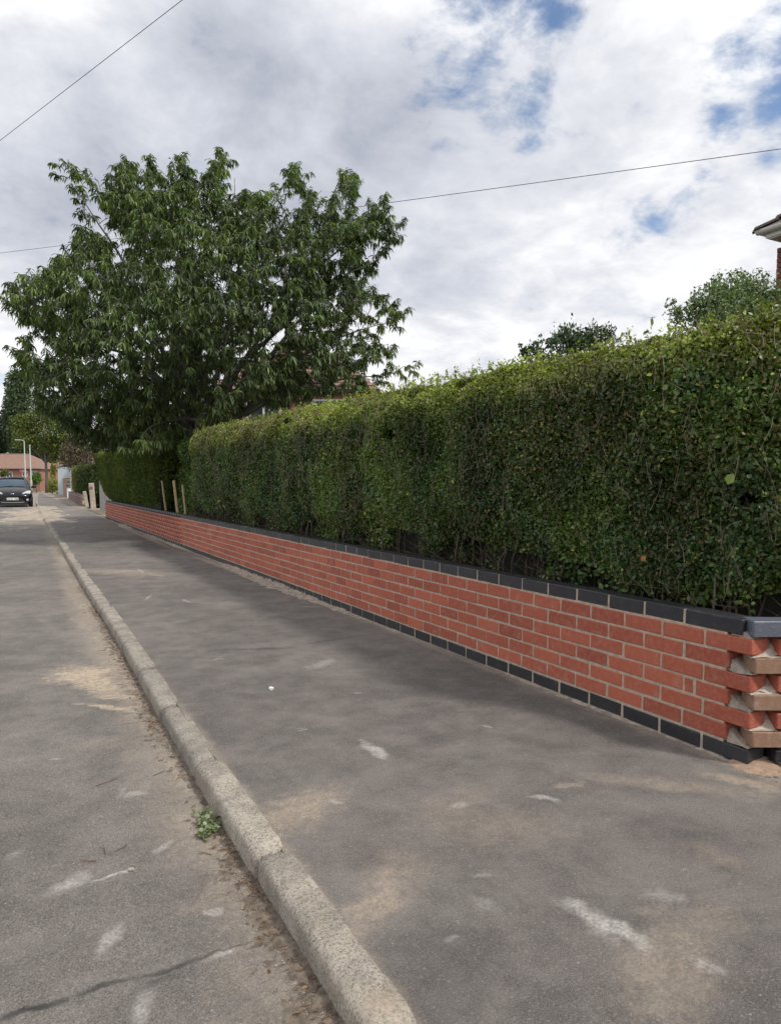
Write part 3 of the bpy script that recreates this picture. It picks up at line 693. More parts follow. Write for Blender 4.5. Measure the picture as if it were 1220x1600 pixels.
# far clipped conifer hedge that leans out over the wall
def conif(X, rg):
    n = len(X); a = vnoise(X, 1.3, 4); w = np.clip((a - .3) * 2, 0, 1)[:, None]
    C = np.array([.050, .085, .022]) * (1 - w) + np.array([.085, .125, .03]) * w
    k = rg.random(n) < .06; C[k] = [.10, .08, .04]
    hi = np.clip((X[:, 2] - 1.9) / .2, 0, 1)[:, None] * .5; C = C * (1 - hi) + np.array([.15, .19, .045]) * hi
    return C * rg.uniform(.8, 1.7, (n, 1)) * np.array([[1.25, 1.15, .9]])
ch = empty('conifer_hedge', (3, 20, 0), label='dense clipped hedge in shade beyond the three stakes, at the far end of the wall', cat='hedge')
def ftop(b): return 2.05 + .012 * (b[:, 1] - 16) + 0 * b[:, 0]
def fbot(b): return .62 + 0 * b[:, 1]
def fbulge(b, z): return np.clip((b[:, 1] - 15.5) / 9.5, 0, 1) * .42 * np.clip((z - .5) / 1.5, 0, 1) ** .8
pf = [(HX + .9, 15.9), (HX + .25, 15.7), (HX, 16.0), (HX, 24.95), (HX + .7, 25.1)]
pf = [(HX + .9, 25.1), (HX + .02, 25.0), (HX, 24.9)][::-1]
path_far = [(HX + .9, 15.8), (HX + .2, 15.75), (HX, 16.05), (HX, 24.9), (HX + .2, 25.05), (HX + 1.0, 25.1)]
X, Nn, t, d = hedge_points(path_far, 105000, ftop, fbot, .18, .8, .05, seed=31, topfrac=.4, depth=.06, bulge=fbulge)
o = lay_leaves('foliage', X, Nn, .055, .36, conif, M['conifer_leaf'], ch, 0, seed=32, up=.6, spread=.5); o.location = (-3, -20, 0)
b = MB(); hedge_core(b, [(HX, yy, 1, 0) for yy in (15.9, 20, 24.8)], ftop, .10, .8, .03); o = b.build('shade_core', M['core_shade'], ch); o.location = (-3, -20, 0)  # dark-painted core as the shade behind the leaves

# fresh shrub filling the gap, and the three stakes
def green_shrub(X, rg):
    n = len(X); return np.array([.095, .155, .036]) * rg.uniform(.55, 1.7, (n, 1))
def blob_foliage(name, blobs, n, L, asp, colfn, mat, parent, seed, detail=0, shell=.35, up=.1, droop=0, org=(0, 0, 0), lump=.35, nsc=None):
    rg = np.random.default_rng(seed); vol = np.array([b[3] * b[4] * b[5] for b in blobs]) ** .75; vol = vol / vol.sum(); Xs, Ns = [], []
    for b, f in zip(blobs, vol):
        m = int(n * f); v = unit(rg.standard_normal((m, 3))); r = 1 - rg.exponential(shell * .5, m); r = np.clip(r, 0, 1.1)
        sc = np.array(b[3:6]); p = v * sc; ns = nsc or 2.2 / sc.mean()
        q = vnoise(p + np.array(b[:3]), ns, seed) - .5 + .6 * (vnoise(p + np.array(b[:3]), ns * 2.6, seed + 3) - .5)
        p = p * (r + q * lump * 1.3)[:, None]; Xs.append(p + np.array(b[:3])); Ns.append(unit(v / sc))
    X = np.concatenate(Xs); Nn = np.concatenate(Ns)
    hole = vnoise(X, (nsc or 2.0) * 1.7, seed + 40); k = hole > .27; X, Nn = X[k], Nn[k]
    o = lay_leaves(name, X, Nn, L, asp, colfn, mat, parent, detail, up=up, seed=seed, droop=droop); o.location = tuple(-Vector(org)); return o
gs = empty('shrub', (3.2, 14.3, 0), label='loose fresh green shrub behind the three wooden stakes in the hedge gap', cat='shrub')
blob_foliage('foliage', [(3.25, 13.6, 1.3, .38, .8, .75), (3.4, 14.9, 1.3, .4, .9, .75), (3.15, 14.0, 1.72, .35, .6, .38), (3.3, 14.3, .6, .4, 1.3, .5), (3.5, 15.6, .8, .4, .7, .7)], 48000, .055, .55, green_shrub, M['hedge_leaf'], gs, 41, org=(3.2, 14.3, 0))
MB().tube([(3.3, 14.0, 0), (3.3, 14.1, 1.2)], [.03, .015]).tube([(3.35, 14.8, 0), (3.3, 14.7, 1.3)], [.025, .012]).build('stem', M['twig'], gs, (-3.2, -14.3, 0))
for i, (yy, top_, dx, lab) in enumerate(((15.1, 1.20, .02, 'thin wooden stake leaning slightly, farthest of the three in the hedge gap'), (13.85, 1.20, .015, 'stout pale wooden stake, middle and brightest of the three in the hedge gap'), (13.05, 1.12, .0, 'short thin wooden stake, nearest of the three in the hedge gap'))):
    b = MB(); w = (.022, .030, .02)[i]; b.tube([(0, 0, 0), (dx, .02, (top_ - .02) * .5), (-.03, .10, top_)], [w, w, w * .9], 7)
    o = b.build('wooden_stake', M['stake'], None, (2.70, yy, .0)); tag(o, lab, 'stake', 'wooden stakes in the hedge gap')

# ------------------------------------------------------------------ cherry tree
tree = empty('cherry_tree', (3.5, 15.3, 0), label='large cherry tree with drooping dark green leaves rising behind the hedge', cat='tree')
TO = Vector((3.5, 15.3, 0)); TD = 15.0
SIL = [(150,690),(95,665),(62,640),(45,600),(18,545),(30,528),(75,520),(20,492),(5,470),(12,440),(45,425),(75,415),(100,385),(128,345),(150,372),(175,355),(150,300),(112,280),(88,244),(120,258),(165,290),(192,236),(206,238),(214,285),(232,246),(244,250),
       (258,285),(276,240),(288,240),(300,275),(318,270),(340,224),(354,232),(358,312),(385,296),(412,300),(428,340),(468,330),(447,244),(460,246),(486,285),(506,330),(516,300),(546,255),(556,258),(560,330),(596,300),(606,330),(628,350),(612,380),
       (580,372),(590,410),(575,428),(520,425),(575,440),(600,465),(635,478),(630,505),(595,500),(540,512),(580,532),(625,540),(658,572),(600,562),(560,575),(585,600),(540,608),(480,622),(420,640),(360,655),(300,668),(262,684),(225,700),(180,705)]
SILp = np.array(SIL, float)
def inside(p, poly):
    x, y = p[:, 0], p[:, 1]; c = np.zeros(len(p), bool); j = len(poly) - 1
    for i in range(len(poly)):
        xi, yi = poly[i]; xj, yj = poly[j]
        m = ((yi > y) != (yj > y)) & (x < (xj - xi) * (y - yi) / (yj - yi + 1e-9) + xi); c ^= m; j = i
    return c
def edge_dist(p, poly):
    d = np.full(len(p), 1e9)
    for i in range(len(poly)):
        a = poly[i - 1]; b = poly[i]; ab = b - a; t = np.clip(((p - a) @ ab) / (ab @ ab), 0, 1); d = np.minimum(d, np.linalg.norm(p - (a + t[:, None] * ab), axis=1))
    return d
rg = np.random.default_rng(77)
pp = np.stack([rg.uniform(0, 665, 16000), rg.uniform(222, 705, 16000)], 1); pp = pp[inside(pp, SILp)]
ed = edge_dist(pp, SILp); keep = ed > 6; pp, ed = pp[keep], ed[keep]
# leave small irregular windows in the crown
g = vnoise(np.c_[pp / 22.0, np.zeros(len(pp))], 1.0, 3); keep = (g > .28) | (rg.random(len(pp)) < .12); pp, ed = pp[keep], ed[keep]
pick = rg.permutation(len(pp))[:4100]; pp, ed = pp[pick], ed[pick]
half = np.minimum(3.4, .22 + 1.9 * np.sqrt(ed * TD / F))
dd = half * np.sign(rg.standard_normal(len(pp))) * rg.random(len(pp)) ** .55
# boughs: from the trunk's fork to limb ends; every shoot hangs from the nearest bough
fork = at_d(312, 676, TD); base = at_d(312, 676, TD); base.z = 0
LIMB = [(100,255,0),(200,250,1.2),(285,250,-1.0),(348,240,.6),(410,300,-1.6),(455,252,0),(548,265,.8),(603,305,-.3),(620,360,-.8),(585,415,1.4),(630,485,-.6),(650,568,-.2),(560,590,-1.5),(20,470,0),(75,425,.9),(140,360,-.6),(25,545,-.5),(60,630,.3),(120,680,-1.0),(210,690,-2.2),(300,480,-2.8),(400,470,2.6),(200,430,2.4),(480,560,2.2),(190,560,-2.6),(420,560,-2.7),(330,360,-2.2),(480,400,-1.6),(250,330,1.8),(350,620,-2.6),(110,560,2.0)]
limbs = []; bark = []
tr = MB(); tr.tube([base, base + Vector((.03, 0, .8)), base + Vector((-.03, .05, 1.4)), fork], [.19, .145, .13, .14], 10)
for i, (u, v, off) in enumerate(LIMB):
    e = at_d(u, v + 6, TD + off); e = e + (fork - e).normalized() * .45; s = fork + Vector((0, 0, -.35 + .5 * random.random())); n = 9; pts = []
    up_ = Vector((0, 0, 1)) * (e - s).length * .10; sidew = Vector((random.gauss(0, .15), random.gauss(0, .15), 0))
    for j in range(n + 1):
        t = j / n; p = s.lerp(e, t) + up_ * math.sin(math.pi * t) * (.9 if e.z > 3 else 1.3) + sidew * math.sin(math.pi * t * 1.7)
        if 0 < j < n: p += Vector((random.gauss(0, .05), random.gauss(0, .05), random.gauss(0, .05)))
        pts.append(p)
    limbs.append(pts); tr.tube(pts, [.062 * (1 - j / n) ** 1.1 + .006 for j in range(n + 1)], 6)
tr.build('trunk', M['bark'], tree, tuple(-TO), smooth=True)
LP = np.array([p for l in limbs for p in l[2:]]); 
shoots = []; seg_ = []
C3 = np.array(fork)
for (u, v), off in zip(pp, dd):
    p = np.array(at_d(u, v, TD + off)); shoots.append(p)
for u, v, off in LIMB:
    e_ = at_d(u, v + 6, TD + off)
    for q_ in range(15): shoots.append(np.array(e_ + (fork - e_).normalized() * .09 * q_) + rg.normal(0, .05, 3))
shoots = np.array(shoots)
# spikes of leaf along the outer ends of the boughs
P_, D_, T_ = [], [], []
order = np.argsort(np.linalg.norm(shoots - C3, axis=1)); nodes = list(LP); 
nodearr = np.array(nodes)
for idx_ in order:
    p = shoots[idx_]; inward = unit((C3 - p)[None])[0]
    dist = np.linalg.norm(nodearr - p, axis=1) + .6 * np.clip(np.linalg.norm(nodearr - C3, axis=1) - np.linalg.norm(p - C3) + .1, 0, 9)
    q = nodearr[dist.argmin()]; L = np.linalg.norm(p - q)
    if L > 1.7: q = p + (q - p) / L * .9; L = .9
    m = (p + q) / 2 + np.array([0, 0, .10 * L]) + rg.normal(0, .04, 3)
    seg_ += [(q, m, .010), (m, p, .006)]
    if rg.random() < .5: nodearr = np.vstack([nodearr, m[None], p[None]])
    axis = unit((p - m)[None])[0] * .6 + np.array([0, 0, .25]) + rg.normal(0, .25, 3); axis /= np.linalg.norm(axis); SL = rg.uniform(.22, .48)
    tip = p + axis * SL * .6; seg_.append((p, tip, .0035))
    nl = rg.integers(22, 36); tone = rg.uniform(.55, 1.4); yl_ = max(0, rg.normal(-.5, .6))
    for j in range(nl):
        t = rg.random() ** .7; s = m * (1 - t) + tip * t if rg.random() < .35 else p * (1 - t) + tip * t
        a = rg.uniform(0, 2 * math.pi); out = np.array([math.cos(a), math.sin(a), rg.uniform(-1.35, .25)]) + axis * .35
        P_.append(s); D_.append(out); T_.append((tone, yl_))
P_ = np.array(P_); D_ = unit(np.array(D_)); n = len(P_)
N_ = unit(rg.standard_normal((n, 3)) * .35 + np.array([0, 0, .8]) + D_ * np.array([[1, 1, 0]]) * 1.1)
ln = rg.normal(.118, .024, n).clip(.06, .18)
V, Fq, k = leaves(P_, D_, N_, ln, ln * .225, 1, .8, .15)
w = np.clip((vnoise(P_, .9, 5) - .35) * 2.2, 0, 1)[:, None]
C = np.array([.098, .132, .066]) * (1 - w) + np.array([.142, .186, .078]) * w
outer = np.clip((np.linalg.norm(P_ - C3 - np.array([0, 0, 1.5]), axis=1) - 2.2) / 2.5, 0, 1)
kk = rg.random(n) < .12; C[kk] = np.array([.15, .20, .055])
kk = rg.random(n) < .012; C[kk] = np.array([.20, .20, .05])
T_ = np.array(T_); yy_ = np.clip(T_[:, 1:], 0, 1); C = C * (1 - yy_) + np.array([.17, .215, .065]) * yy_; C = C * T_[:, :1] * rg.uniform(.65, 1.3, (n, 1)) * np.array([[1.02, 1.08, 1.0]])
link('crown', fastmesh('crown', V - np.array(TO), Fq, M['cherry_leaf'], np.repeat(C, 7, 0)), tree, kind='stuff')
twigs('twigs', [(a - np.array(TO), b - np.array(TO), r) for a, b, r in seg_], M['bark'], tree, 4)

# ------------------------------------------------------------------ small things on the ground
def lump_mesh(r, seed, mat, name, flat=.7, sub=1):
    rr = random.Random(seed); b = MB(); bmesh.ops.create_icosphere(b.bm, subdivisions=sub, radius=r)
    for v in b.bm.verts: v.co = Vector((v.co.x, v.co.y, v.co.z * flat)) * rr.uniform(.75, 1.2)
    return b.mesh(name, mat)
p = at_z(424, 1078); b = MB(); b.box((0, 0, .008), (.024, .02, .016)).bevel(.004)
for v in b.bm.verts: v.co += Vector([random.gauss(0, .002) for _ in range(3)])
b.build('paper_scrap', M['litter'], None, (p.x, p.y, .001), .4, label='small white crumpled scrap lying on the middle of the pavement', cat='litter')
def scatter(name, pts, r, mat, flat=.6):
    V, Fs = [], []; 
    o = np.array([(1, 0, 0), (-1, 0, 0), (0, 1, 0), (0, -1, 0), (0, 0, 1), (0, 0, -1)], float); f = np.array([(0, 2, 4), (2, 1, 4), (1, 3, 4), (3, 0, 4), (2, 0, 5), (1, 2, 5), (3, 1, 5), (0, 3, 5)])
    for i, (x, y, z, s) in enumerate(pts):
        V.append(o * np.array([1, rg.uniform(.6, 1.1), flat]) * s * rg.uniform(.7, 1.3, (6, 1)) + np.array([x, y, z + s * .3])); Fs.append(f + i * 6)
    return link(name, fastmesh(name, np.concatenate(V), np.concatenate(Fs), mat), kind='stuff')
pts = []
for i in range(900):
    y = 1.0 + 8 * rg.random() ** 1.6; x = polyx(KERB, y) - .125 - abs(rg.normal(0, .05)) ; pts.append((x, y, -.075, rg.uniform(.0015, .005)))
for i in range(260):
    y = 1.2 + 7 * rg.random() ** 1.5; x = rg.uniform(-1.5, .55); pts.append((x, y, -.075, rg.uniform(.001, .0035)))
for i in range(330):
    y = .8 + 7 * rg.random() ** 1.5; x = rg.uniform(.75, 2.5); pts.append((x, y, 0, rg.uniform(.001, .003)))
for i in range(500):
    y = 1.7 + 6 * rg.random() ** 1.5; pts.append((2.555 - abs(rg.normal(0, .04)), y, 0, rg.uniform(.0015, .005)))
for i in range(220):
    t_ = rg.random(); pts.append((WX + .55 * t_ - .467 * rg.uniform(0, .2), Y0 - .25 * t_ - .884 * rg.uniform(-.02, .22), .004, rg.uniform(.0015, .006)))
scatter('grit', pts, 0, M['stone'])
segs = []
for i in range(1500):
    y = 1.0 + 6.5 * rg.random() ** 1.7; cl = vnoise(np.array([[0, y, 0]]), 2.4, 3)[0]
    if rg.random() > cl * 1.5 - .15: continue
    x = polyx(KERB, y) - .122 - abs(rg.normal(0, .035)); a = rg.uniform(0, 6.28); L = rg.uniform(.006, .035); z = -.073 + rg.uniform(0, .006)
    segs.append((np.array([x, y, z]), np.array([x + math.cos(a) * L, y + math.sin(a) * L, z + rg.uniform(-.001, .006)]), rg.uniform(.0006, .0018)))
twigs('gutter_litter', segs, M['debris'], None, 3)
segs = []
for u, v, L in ((150,1228,.10),(165,1334,.06),(150,1345,.05),(240,1212,.06),(255,1150,.06),(460,1470,.10),(180,1330,.05),(500,1560,.12),(330,1335,.05)):
    p = np.array(at_z(u, v, -.072)); a = rg.uniform(0, 3.1); segs.append((p, p + np.array([math.cos(a) * L, math.sin(a) * L, .004]), .0016)); q = p + np.array([math.cos(a), math.sin(a), 0]) * L * .6; segs.append((q, q + np.array([math.cos(a + .7), math.sin(a + .7), .05]) * L * .4, .001))
twigs('fallen_twigs', segs, M['debris'], None, 4)
# dry leaf scraps in the gutter
n = 170; yy = 1.0 + 5 * rg.random(n) ** 1.5; X = np.stack([np.array([polyx(KERB, y) for y in yy]) - .125 - np.abs(rg.normal(0, .045, n)), yy, np.full(n, -.070)], 1)
D = unit(rg.standard_normal((n, 3)) * np.array([1, 1, .15])); N = unit(rg.standard_normal((n, 3)) * .3 + [0, 0, 1]); ln = rg.uniform(.008, .022, n)
V, Fq, k = leaves(X, D, N, ln, ln * .5, 1, 0, .3); C = np.array([.24, .15, .08]) * rg.uniform(.5, 1.5, (n, 1))
link('dry_leaf_scraps', fastmesh('dry_leaf_scraps', V, Fq, M['hedge_leaf'], np.repeat(C, 7, 0)), kind='stuff')
# weed in the gutter
weed = empty('weed', tuple(at_z(326, 1300, -.075)), label='small green leafy weed growing in the gutter against the kerb', cat='plant')
n = 150; ctr = np.array([(0, -.01, 0), (.0, .06, 0), (.022, .035, 0), (-.02, -.03, 0), (.012, .095, 0.01)])
ci = rg.integers(0, 5, n); P = ctr[ci] + rg.normal(0, .012, (n, 3)) * np.array([1, 1, .2]) + np.array([0, 0, .008]) + np.abs(rg.normal(0, .008, (n, 1))) * np.array([0, 0, 1])
D = unit(rg.standard_normal((n, 3)) * np.array([1, 1, .2]) + [0, 0, .35]); N = unit(rg.standard_normal((n, 3)) * .35 + [0, 0, 1]); ln = rg.uniform(.012, .026, n)
V, Fq, k = leaves(P, D, N, ln, ln * .72, 1, .15, .15); C = np.array([.19, .235, .115]) * rg.uniform(.45, 1.4, (n, 1))
link('leaves', fastmesh('leaves', V, Fq, M['hedge_leaf'], np.repeat(C, 7, 0)), weed, kind='stuff')
twigs('stems', [(ctr[i % 5] + [0, 0, 0], ctr[i % 5] + rg.normal(0, .015, 3) + [0, 0, .025], .0012) for i in range(18)], M['debris'], weed, 3)
for sm_, (u, v) in enumerate(((354, 1262), (350, 1312), (205, 1361))):
    q = at_z(u, v, -.075); link('pebble', lump_mesh(.007 + .002 * sm_, sm_, M['stone'], 'pebble'), None, (q.x, q.y, -.071), label=('pale pebble beside the gutter weed, nearest the kerb', 'pale pebble just below the gutter weed', 'pale flat pebble out on the road left of the gutter weed')[sm_], cat='pebble', group='pebbles in the road')

# ------------------------------------------------------------------ overhead wires
def wire(name, a, b, sag, r, label):
    a, b = Vector(a), Vector(b); pts = [a.lerp(b, t) - Vector((0, 0, sag * 4 * t * (1 - t))) for t in [i / 40 for i in range(41)]]
    o = MB().tube(pts, r, 6).build(name, M['cable'], None, smooth=True); tag(o, label, 'wire', 'overhead wires')
a = at_d(-260, 420, 24); b = at_d(285, 0, 12); c = at_d(0, 220, 16.5)
a = c + (c - b) * 1.2; wire('overhead_wire', a, b + (b - c) * .8, .0, .006, 'thin dark overhead wire crossing the top left corner of the sky')
a = at_d(0, 393, 24); b = at_d(1220, 226, 12); wire('overhead_wire', a + (a - b) * .25, b + (b - a) * .35, .10, .0065, 'long thin overhead wire passing behind the treetop and across the right sky')
# the twisted second strand
a2, b2 = a + (a - b) * .25, b + (b - a) * .35

# ------------------------------------------------------------------ plants rising above the hedge
def bushy(X, rg):
    n = len(X); return np.array([.13, .185, .07]) * rg.uniform(.55, 1.6, (n, 1))
def darkbushy(X, rg): return np.array([.06, .095, .045]) * rg.uniform(.6, 1.5, (len(X), 1))
bt = empty('garden_tree', (9.0, 6.3, 0), label='light green bushy treetop showing above the hedge beside the house corner', cat='tree')
bl = []
for u, v, r in ((1060,490,.15),(1085,478,.18),(1110,475,.28),(1140,462,.30),(1170,462,.30),(1195,470,.30),(1150,500,.45),(1100,505,.40),(1190,505,.4),(1048,475,.08),(1168,440,.12),(1120,452,.12),(1195,436,.10)):
    q = at_d(u, v, 9.5 + random.uniform(-.5, .5)); bl.append((*q, r, r, r))
blob_foliage('crown', bl, 17000, .05, .5, bushy, M['hedge_leaf'], bt, 51, shell=.9, lump=.9, nsc=5, org=(9, 6.3, 0))
q = at_d(1140, 500, 9.5); tr = MB().tube([(q.x, q.y, 0), (q.x, q.y, 1.6), tuple(q)], [.07, .055, .03], 8)
for b_ in bl: tr.tube([(q.x, q.y, 2.0), ((q.x + b_[0]) / 2, (q.y + b_[1]) / 2, (2.0 + b_[2]) / 2 + .1), b_[:3]], [.02, .012, .005], 5)
tr.build('trunk', M['twig'], bt, (-9, -6.3, 0))
db = empty('garden_shrub', (6.0, 6.5, 0), label='dark green shoots of a shrub poking above the middle of the hedge', cat='shrub')
bl = []
for u, v, r in ((815,548,.05),(830,545,.09),(822,552,.1),(868,535,.09),(885,530,.12),(905,528,.12),(925,523,.12),(945,521,.09),(895,545,.25),(930,545,.22),(850,560,.2),(955,518,.05),(812,540,.04),(873,528,.06)):
    q = at_d(u, v, 7.4); bl.append((*q, r, r, r))
blob_foliage('foliage', bl, 5200, .045, .42, darkbushy, M['hedge_leaf'], db, 52, shell=.9, lump=.9, nsc=7, org=(6, 6.5, 0), up=.8)
q = at_d(890, 560, 7.4); tr = MB().tube([(q.x, q.y, 0), tuple(q)], [.04, .02], 6)
for b_ in bl: tr.tube([(q.x, q.y, q.z - .5), b_[:3]], [.014, .004], 5)
tr.build('stem', M['twig'], db, (-6, -6.5, 0))

# ------------------------------------------------------------------ house at the right edge
hs = empty('house', (10.30, 6.95, 0), label='dark brick house corner with white gutter and brown tiled roof at right edge', cat='house')
def hb(*a, **k): return None
MB().box((4.0, -4.5, 2.35), (8.0 - .06, 9.0 - .06, 4.72)).build('wall', M['mortar'], hs)
# quoin bricks near the visible corner, each one geometry
b = MB()
for c in range(62):
    z = .04 + c * .075 + .0325
    for i in range(8):
        off = 0 if c % 2 else -.1125; y1 = -(i * .225) - off if False else -(i * .225 + (0 if c % 2 else .1125)); L = .215
        if i == 0 and c % 2 == 0: b.box((.02, -.05, z), (.102, .10, .065))
        b.box((.02, y1 - L / 2, z), (.102, L, .065))
    for i in range(3): b.box((.08 + i * .225 + (0 if c % 2 else .11), -.045, z), (.215, .10, .065))
b.build('facing_bricks', M['housebrick_dark'], hs, kind='stuff')
MB().box((4.0, -4.85, 4.735), (8.8, 9.5, .02)).build('soffit', M['offwhite'], hs)
MB().box((-.41, -4.86, 4.83), (.022, 9.54, .17)).box((4.0, -.08, 4.83), (8.84, .022, .17)).build('fascia', M['white'], hs)
g = MB(); n = 8
for (A, B) in (((-.48, .02, 4.86), (-.48, -9.4, 4.86)), ((-.46, -.02, 4.86), (8.5, -.02, 4.86))):
    A, B = Vector(A), Vector(B); d = (B - A).normalized(); s = d.cross(Vector((0, 0, 1)))
    prof = [(math.cos(math.pi + math.pi * k / n) * .062, math.sin(math.pi + math.pi * k / n) * .062) for k in range(n + 1)]
    prof += [(x * .9, y * .9) for x, y in prof[::-1]]
    g.prism([A + s * x + Vector((0, 0, y)) for x, y in prof], B - A)
g.build('gutter', M['white'], hs)
# hipped roof: boards under, tiles in courses on the street slope
slope = R(35); x0, y0 = -.42, -.06; zt = 4.88
MB().poly([(x0, y0, zt), (8.5, y0, zt), (8.5, -9.5, zt), (x0, -9.5, zt), (4, -4, zt + 4.5 * math.tan(slope)), (4, -5, zt + 4.5 * math.tan(slope))], [(0, 1, 4), (1, 2, 5, 4), (2, 3, 5), (3, 0, 4, 5), (0, 3, 2, 1)]).build('roof', M['tile_dark'], hs)
tile = MB(); tile.box((0, 0, 0), (.30, .25, .022)).bevel(.004); tm = tile.mesh('roof_tile', M['tile_dark'])
rf = [o for o in COL.objects if o.name.startswith('roof') and o.parent == hs][0]
cs, sn = math.cos(slope), math.sin(slope); cnt = 0
for c in range(9):
    sx = x0 + .02 + c * .22 * cs; z = zt + .02 + c * .22 * sn + .02
    ymax = y0 - c * .22 * cs + .03
    for i in range(13):
        y = ymax - .12 - i * .256 - (0 if c % 2 else .0)
        o = link('roof_tile', tm, rf, (sx + random.gauss(0, .003), y, z + random.gauss(0, .003))); o.rotation_euler = (random.gauss(0, .01), -slope + .06, random.gauss(0, .015))
for c in range(10):
    o = link('hip_tile', tm, rf, (x0 + c * .2, y0 - c * .2, zt + .05 + c * .2 * math.tan(slope))); o.rotation_euler = (0, -.38, -R(45)); o.scale = (1.1, .9, 1.6)

# ------------------------------------------------------------------ generic gabled / hipped houses
def hip_house(name, origin, rz, Wd, Dp, eave, ridge, inset, wallm, roofm, label, windows, cat='bungalow'):
    h = empty(name, origin, rz, label=label, cat=cat)
    MB().box((0, 0, eave / 2), (Wd, Dp, eave)).build('wall', M[wallm], h)
    a, b_ = Wd / 2 + .35, Dp / 2 + .35; r = Wd / 2 - inset; z = eave - .05
    rf = MB().poly([(-a, -b_, z), (a, -b_, z), (a, b_, z), (-a, b_, z), (-r, 0, ridge), (r, 0, ridge)], [(0, 1, 5, 4), (1, 2, 5), (2, 3, 4, 5), (3, 0, 4), (0, 3, 2, 1)]).build('roof', M[roofm], h)
    # courses of tiles as raised ribs so that the slope is not one flat sheet
    n = 16; cb = MB()
    for side in (-1,):
        for i in range(1, n):
            t = i / n; zz = z + (ridge - z) * t; y = side * b_ * (1 - t); xx = a * (1 - t) + r * t
            cb.prism([(-xx, y - .02, zz - .06), (-xx, y - .05, zz + .01), (-xx, y + .28, zz + .16), (-xx, y + .28, zz + .10)], (2 * xx, 0, 0))
    cb.build('tile_courses', M[roofm], rf, kind='stuff')
    MB().box((0, -b_ + .0, z - .06), (2 * a, .06, .14)).build('gutter', M['plastic'], h)
    for k in (-1, 1): MB().box((k * r, 0, ridge + .02), (.3, .25, .12)).build('ridge_tile', M[roofm], rf)
    MB().box((0, 0, ridge + .03), (2 * r, .22, .12)).build('ridge_cap', M[roofm], rf)
    for (x, zc_, w, hh) in windows:
        f = MB()
        f.box((x, -Dp / 2 - .02, zc_ - hh / 2), (w, .10, .08)).box((x, -Dp / 2 - .02, zc_ + hh / 2), (w, .10, .08))
        for q in (-w / 2, 0, w / 2): f.box((x + q, -Dp / 2 - .022, zc_), (.08, .104, hh))
        fo = f.build('window', M['white'], h); MB().box((x, -Dp / 2 - .005, zc_), (w - .05, .03, hh - .05)).build('pane', M['glass'], fo)
    return h
o = at_d(-40, 755, 110); d = 110
px = d / F
hip_house('bungalow', (o.x + .467 * 4, o.y + .884 * 4, -.05), -YAW, 20.6, 8, 3.55, 5.95, 3.6, 'housebrick', 'tile_red', 'brick bungalow with broad hipped red tiled roof behind the parked car', [(5.6, 2.35, .9, 1.3), (8.0, 2.75, .75, .8), (9.55, 2.75, .8, .8), (4.0, 2.4, .5, 1.5), (2.2, 2.75, 1.1, 1.0), (-3, 2.7, 1.2, 1.0)])
pk = at_d(35, 735, 105.4); MB().tube([(0, 0, -.3), (0, 0, .1)], [.22, .4], 8).build('flower_basket', M['pink'], None, tuple(pk), label='pink flower display on the bungalow wall behind the lamp posts', cat='flowers')
o = at_d(89, 755, 118); hip_house('bungalow', (o.x + 1.6, o.y + 3, -.05), -YAW, 5.2, 6, 3.4, 5.2, 2.2, 'housebrick', 'tile_red', 'small brick house with pointed tiled roof behind the street tree trunk', [(-.8, 2.6, .8, .8)], 'house')
# house behind the cherry tree: its hipped roof shows through the leaves and above the hedge
o = at_d(470, 755, 30)
hip_house('house', (o.x + .6, o.y + 1.2, 0), -YAW, 6.2, 6, 4.9, 7.5, 3.0, 'housebrick', 'tile_red', 'house with orange-red tiled roof glimpsed through the cherry tree and over the hedge', [(-1.2, 3.9, 1.3, 1.1), (1.4, 3.9, 1.3, 1.1)], 'house')
o = at_d(176, 755, 70)
hip_house('house', (o.x + 1.2, o.y + 3, 0), R(-12), 7.5, 8, 5.0, 7.6, 3.2, 'housebrick', 'tile_red', 'orange brick house with white windows behind the purple-brown bush', [(-2.6, 3.4, .8, 1.0), (-1.0, 3.9, 1.4, 1.1), (-2.4, 1.4, 1.0, 1.2)], 'house')

# ------------------------------------------------------------------ neighbours' frontages along the pavement
def low_wall(label, a, b, hgt, th, mat, cap=None, bl=.225, course=.15):
    a, b = Vector((*a, 0)), Vector((*b, 0)); L = (b - a).length; ang = math.atan2(b.y - a.y, b.x - a.x); w = empty('garden_wall', tuple(a), ang, label=label, cat='wall', group='garden walls past the driveway')
    MB().box((L / 2, 0, hgt / 2), (L - .01, th - .02, hgt)).build('mortar', M['mortar'], w)
    m = MB(); n = int(L / .45); rows = int(hgt / course)
    for r_ in range(rows):
        for i in range(n): m.box((i * .45 + .22 + (.1 if r_ % 2 else 0), 0, course * (r_ + .5)), (.43, th + .01, course - .012))
    m.build('bricks', M[mat], w, kind='stuff')
    MB().box((L / 2, 0, hgt + .03), (L + .02, th + .06, .06)).build('coping', M[cap or mat], w); return w
low_wall('low mauve brick garden wall under the short hedge, past the driveway', (2.97, 38.2), (3.52, 58), .50, .22, 'mauvebrick')
low_wall('taller pinkish brick garden wall beside the yellow shrub', (3.75, 64), (4.15, 76), 1.55, .3, 'pinkbrick')
low_wall('distant low pink brick wall near the street tree', (4.5, 84), (5.3, 104), .95, .3, 'pinkbrick')
b = MB(); b.box((0, 0, .38), (.28, .28, .76)).bevel(.02); b.build('gate_pillar', M['white'], None, (3.66, 61.5, 0), .05, label='short white painted gate pillar between the mauve and pink walls', cat='pillar')
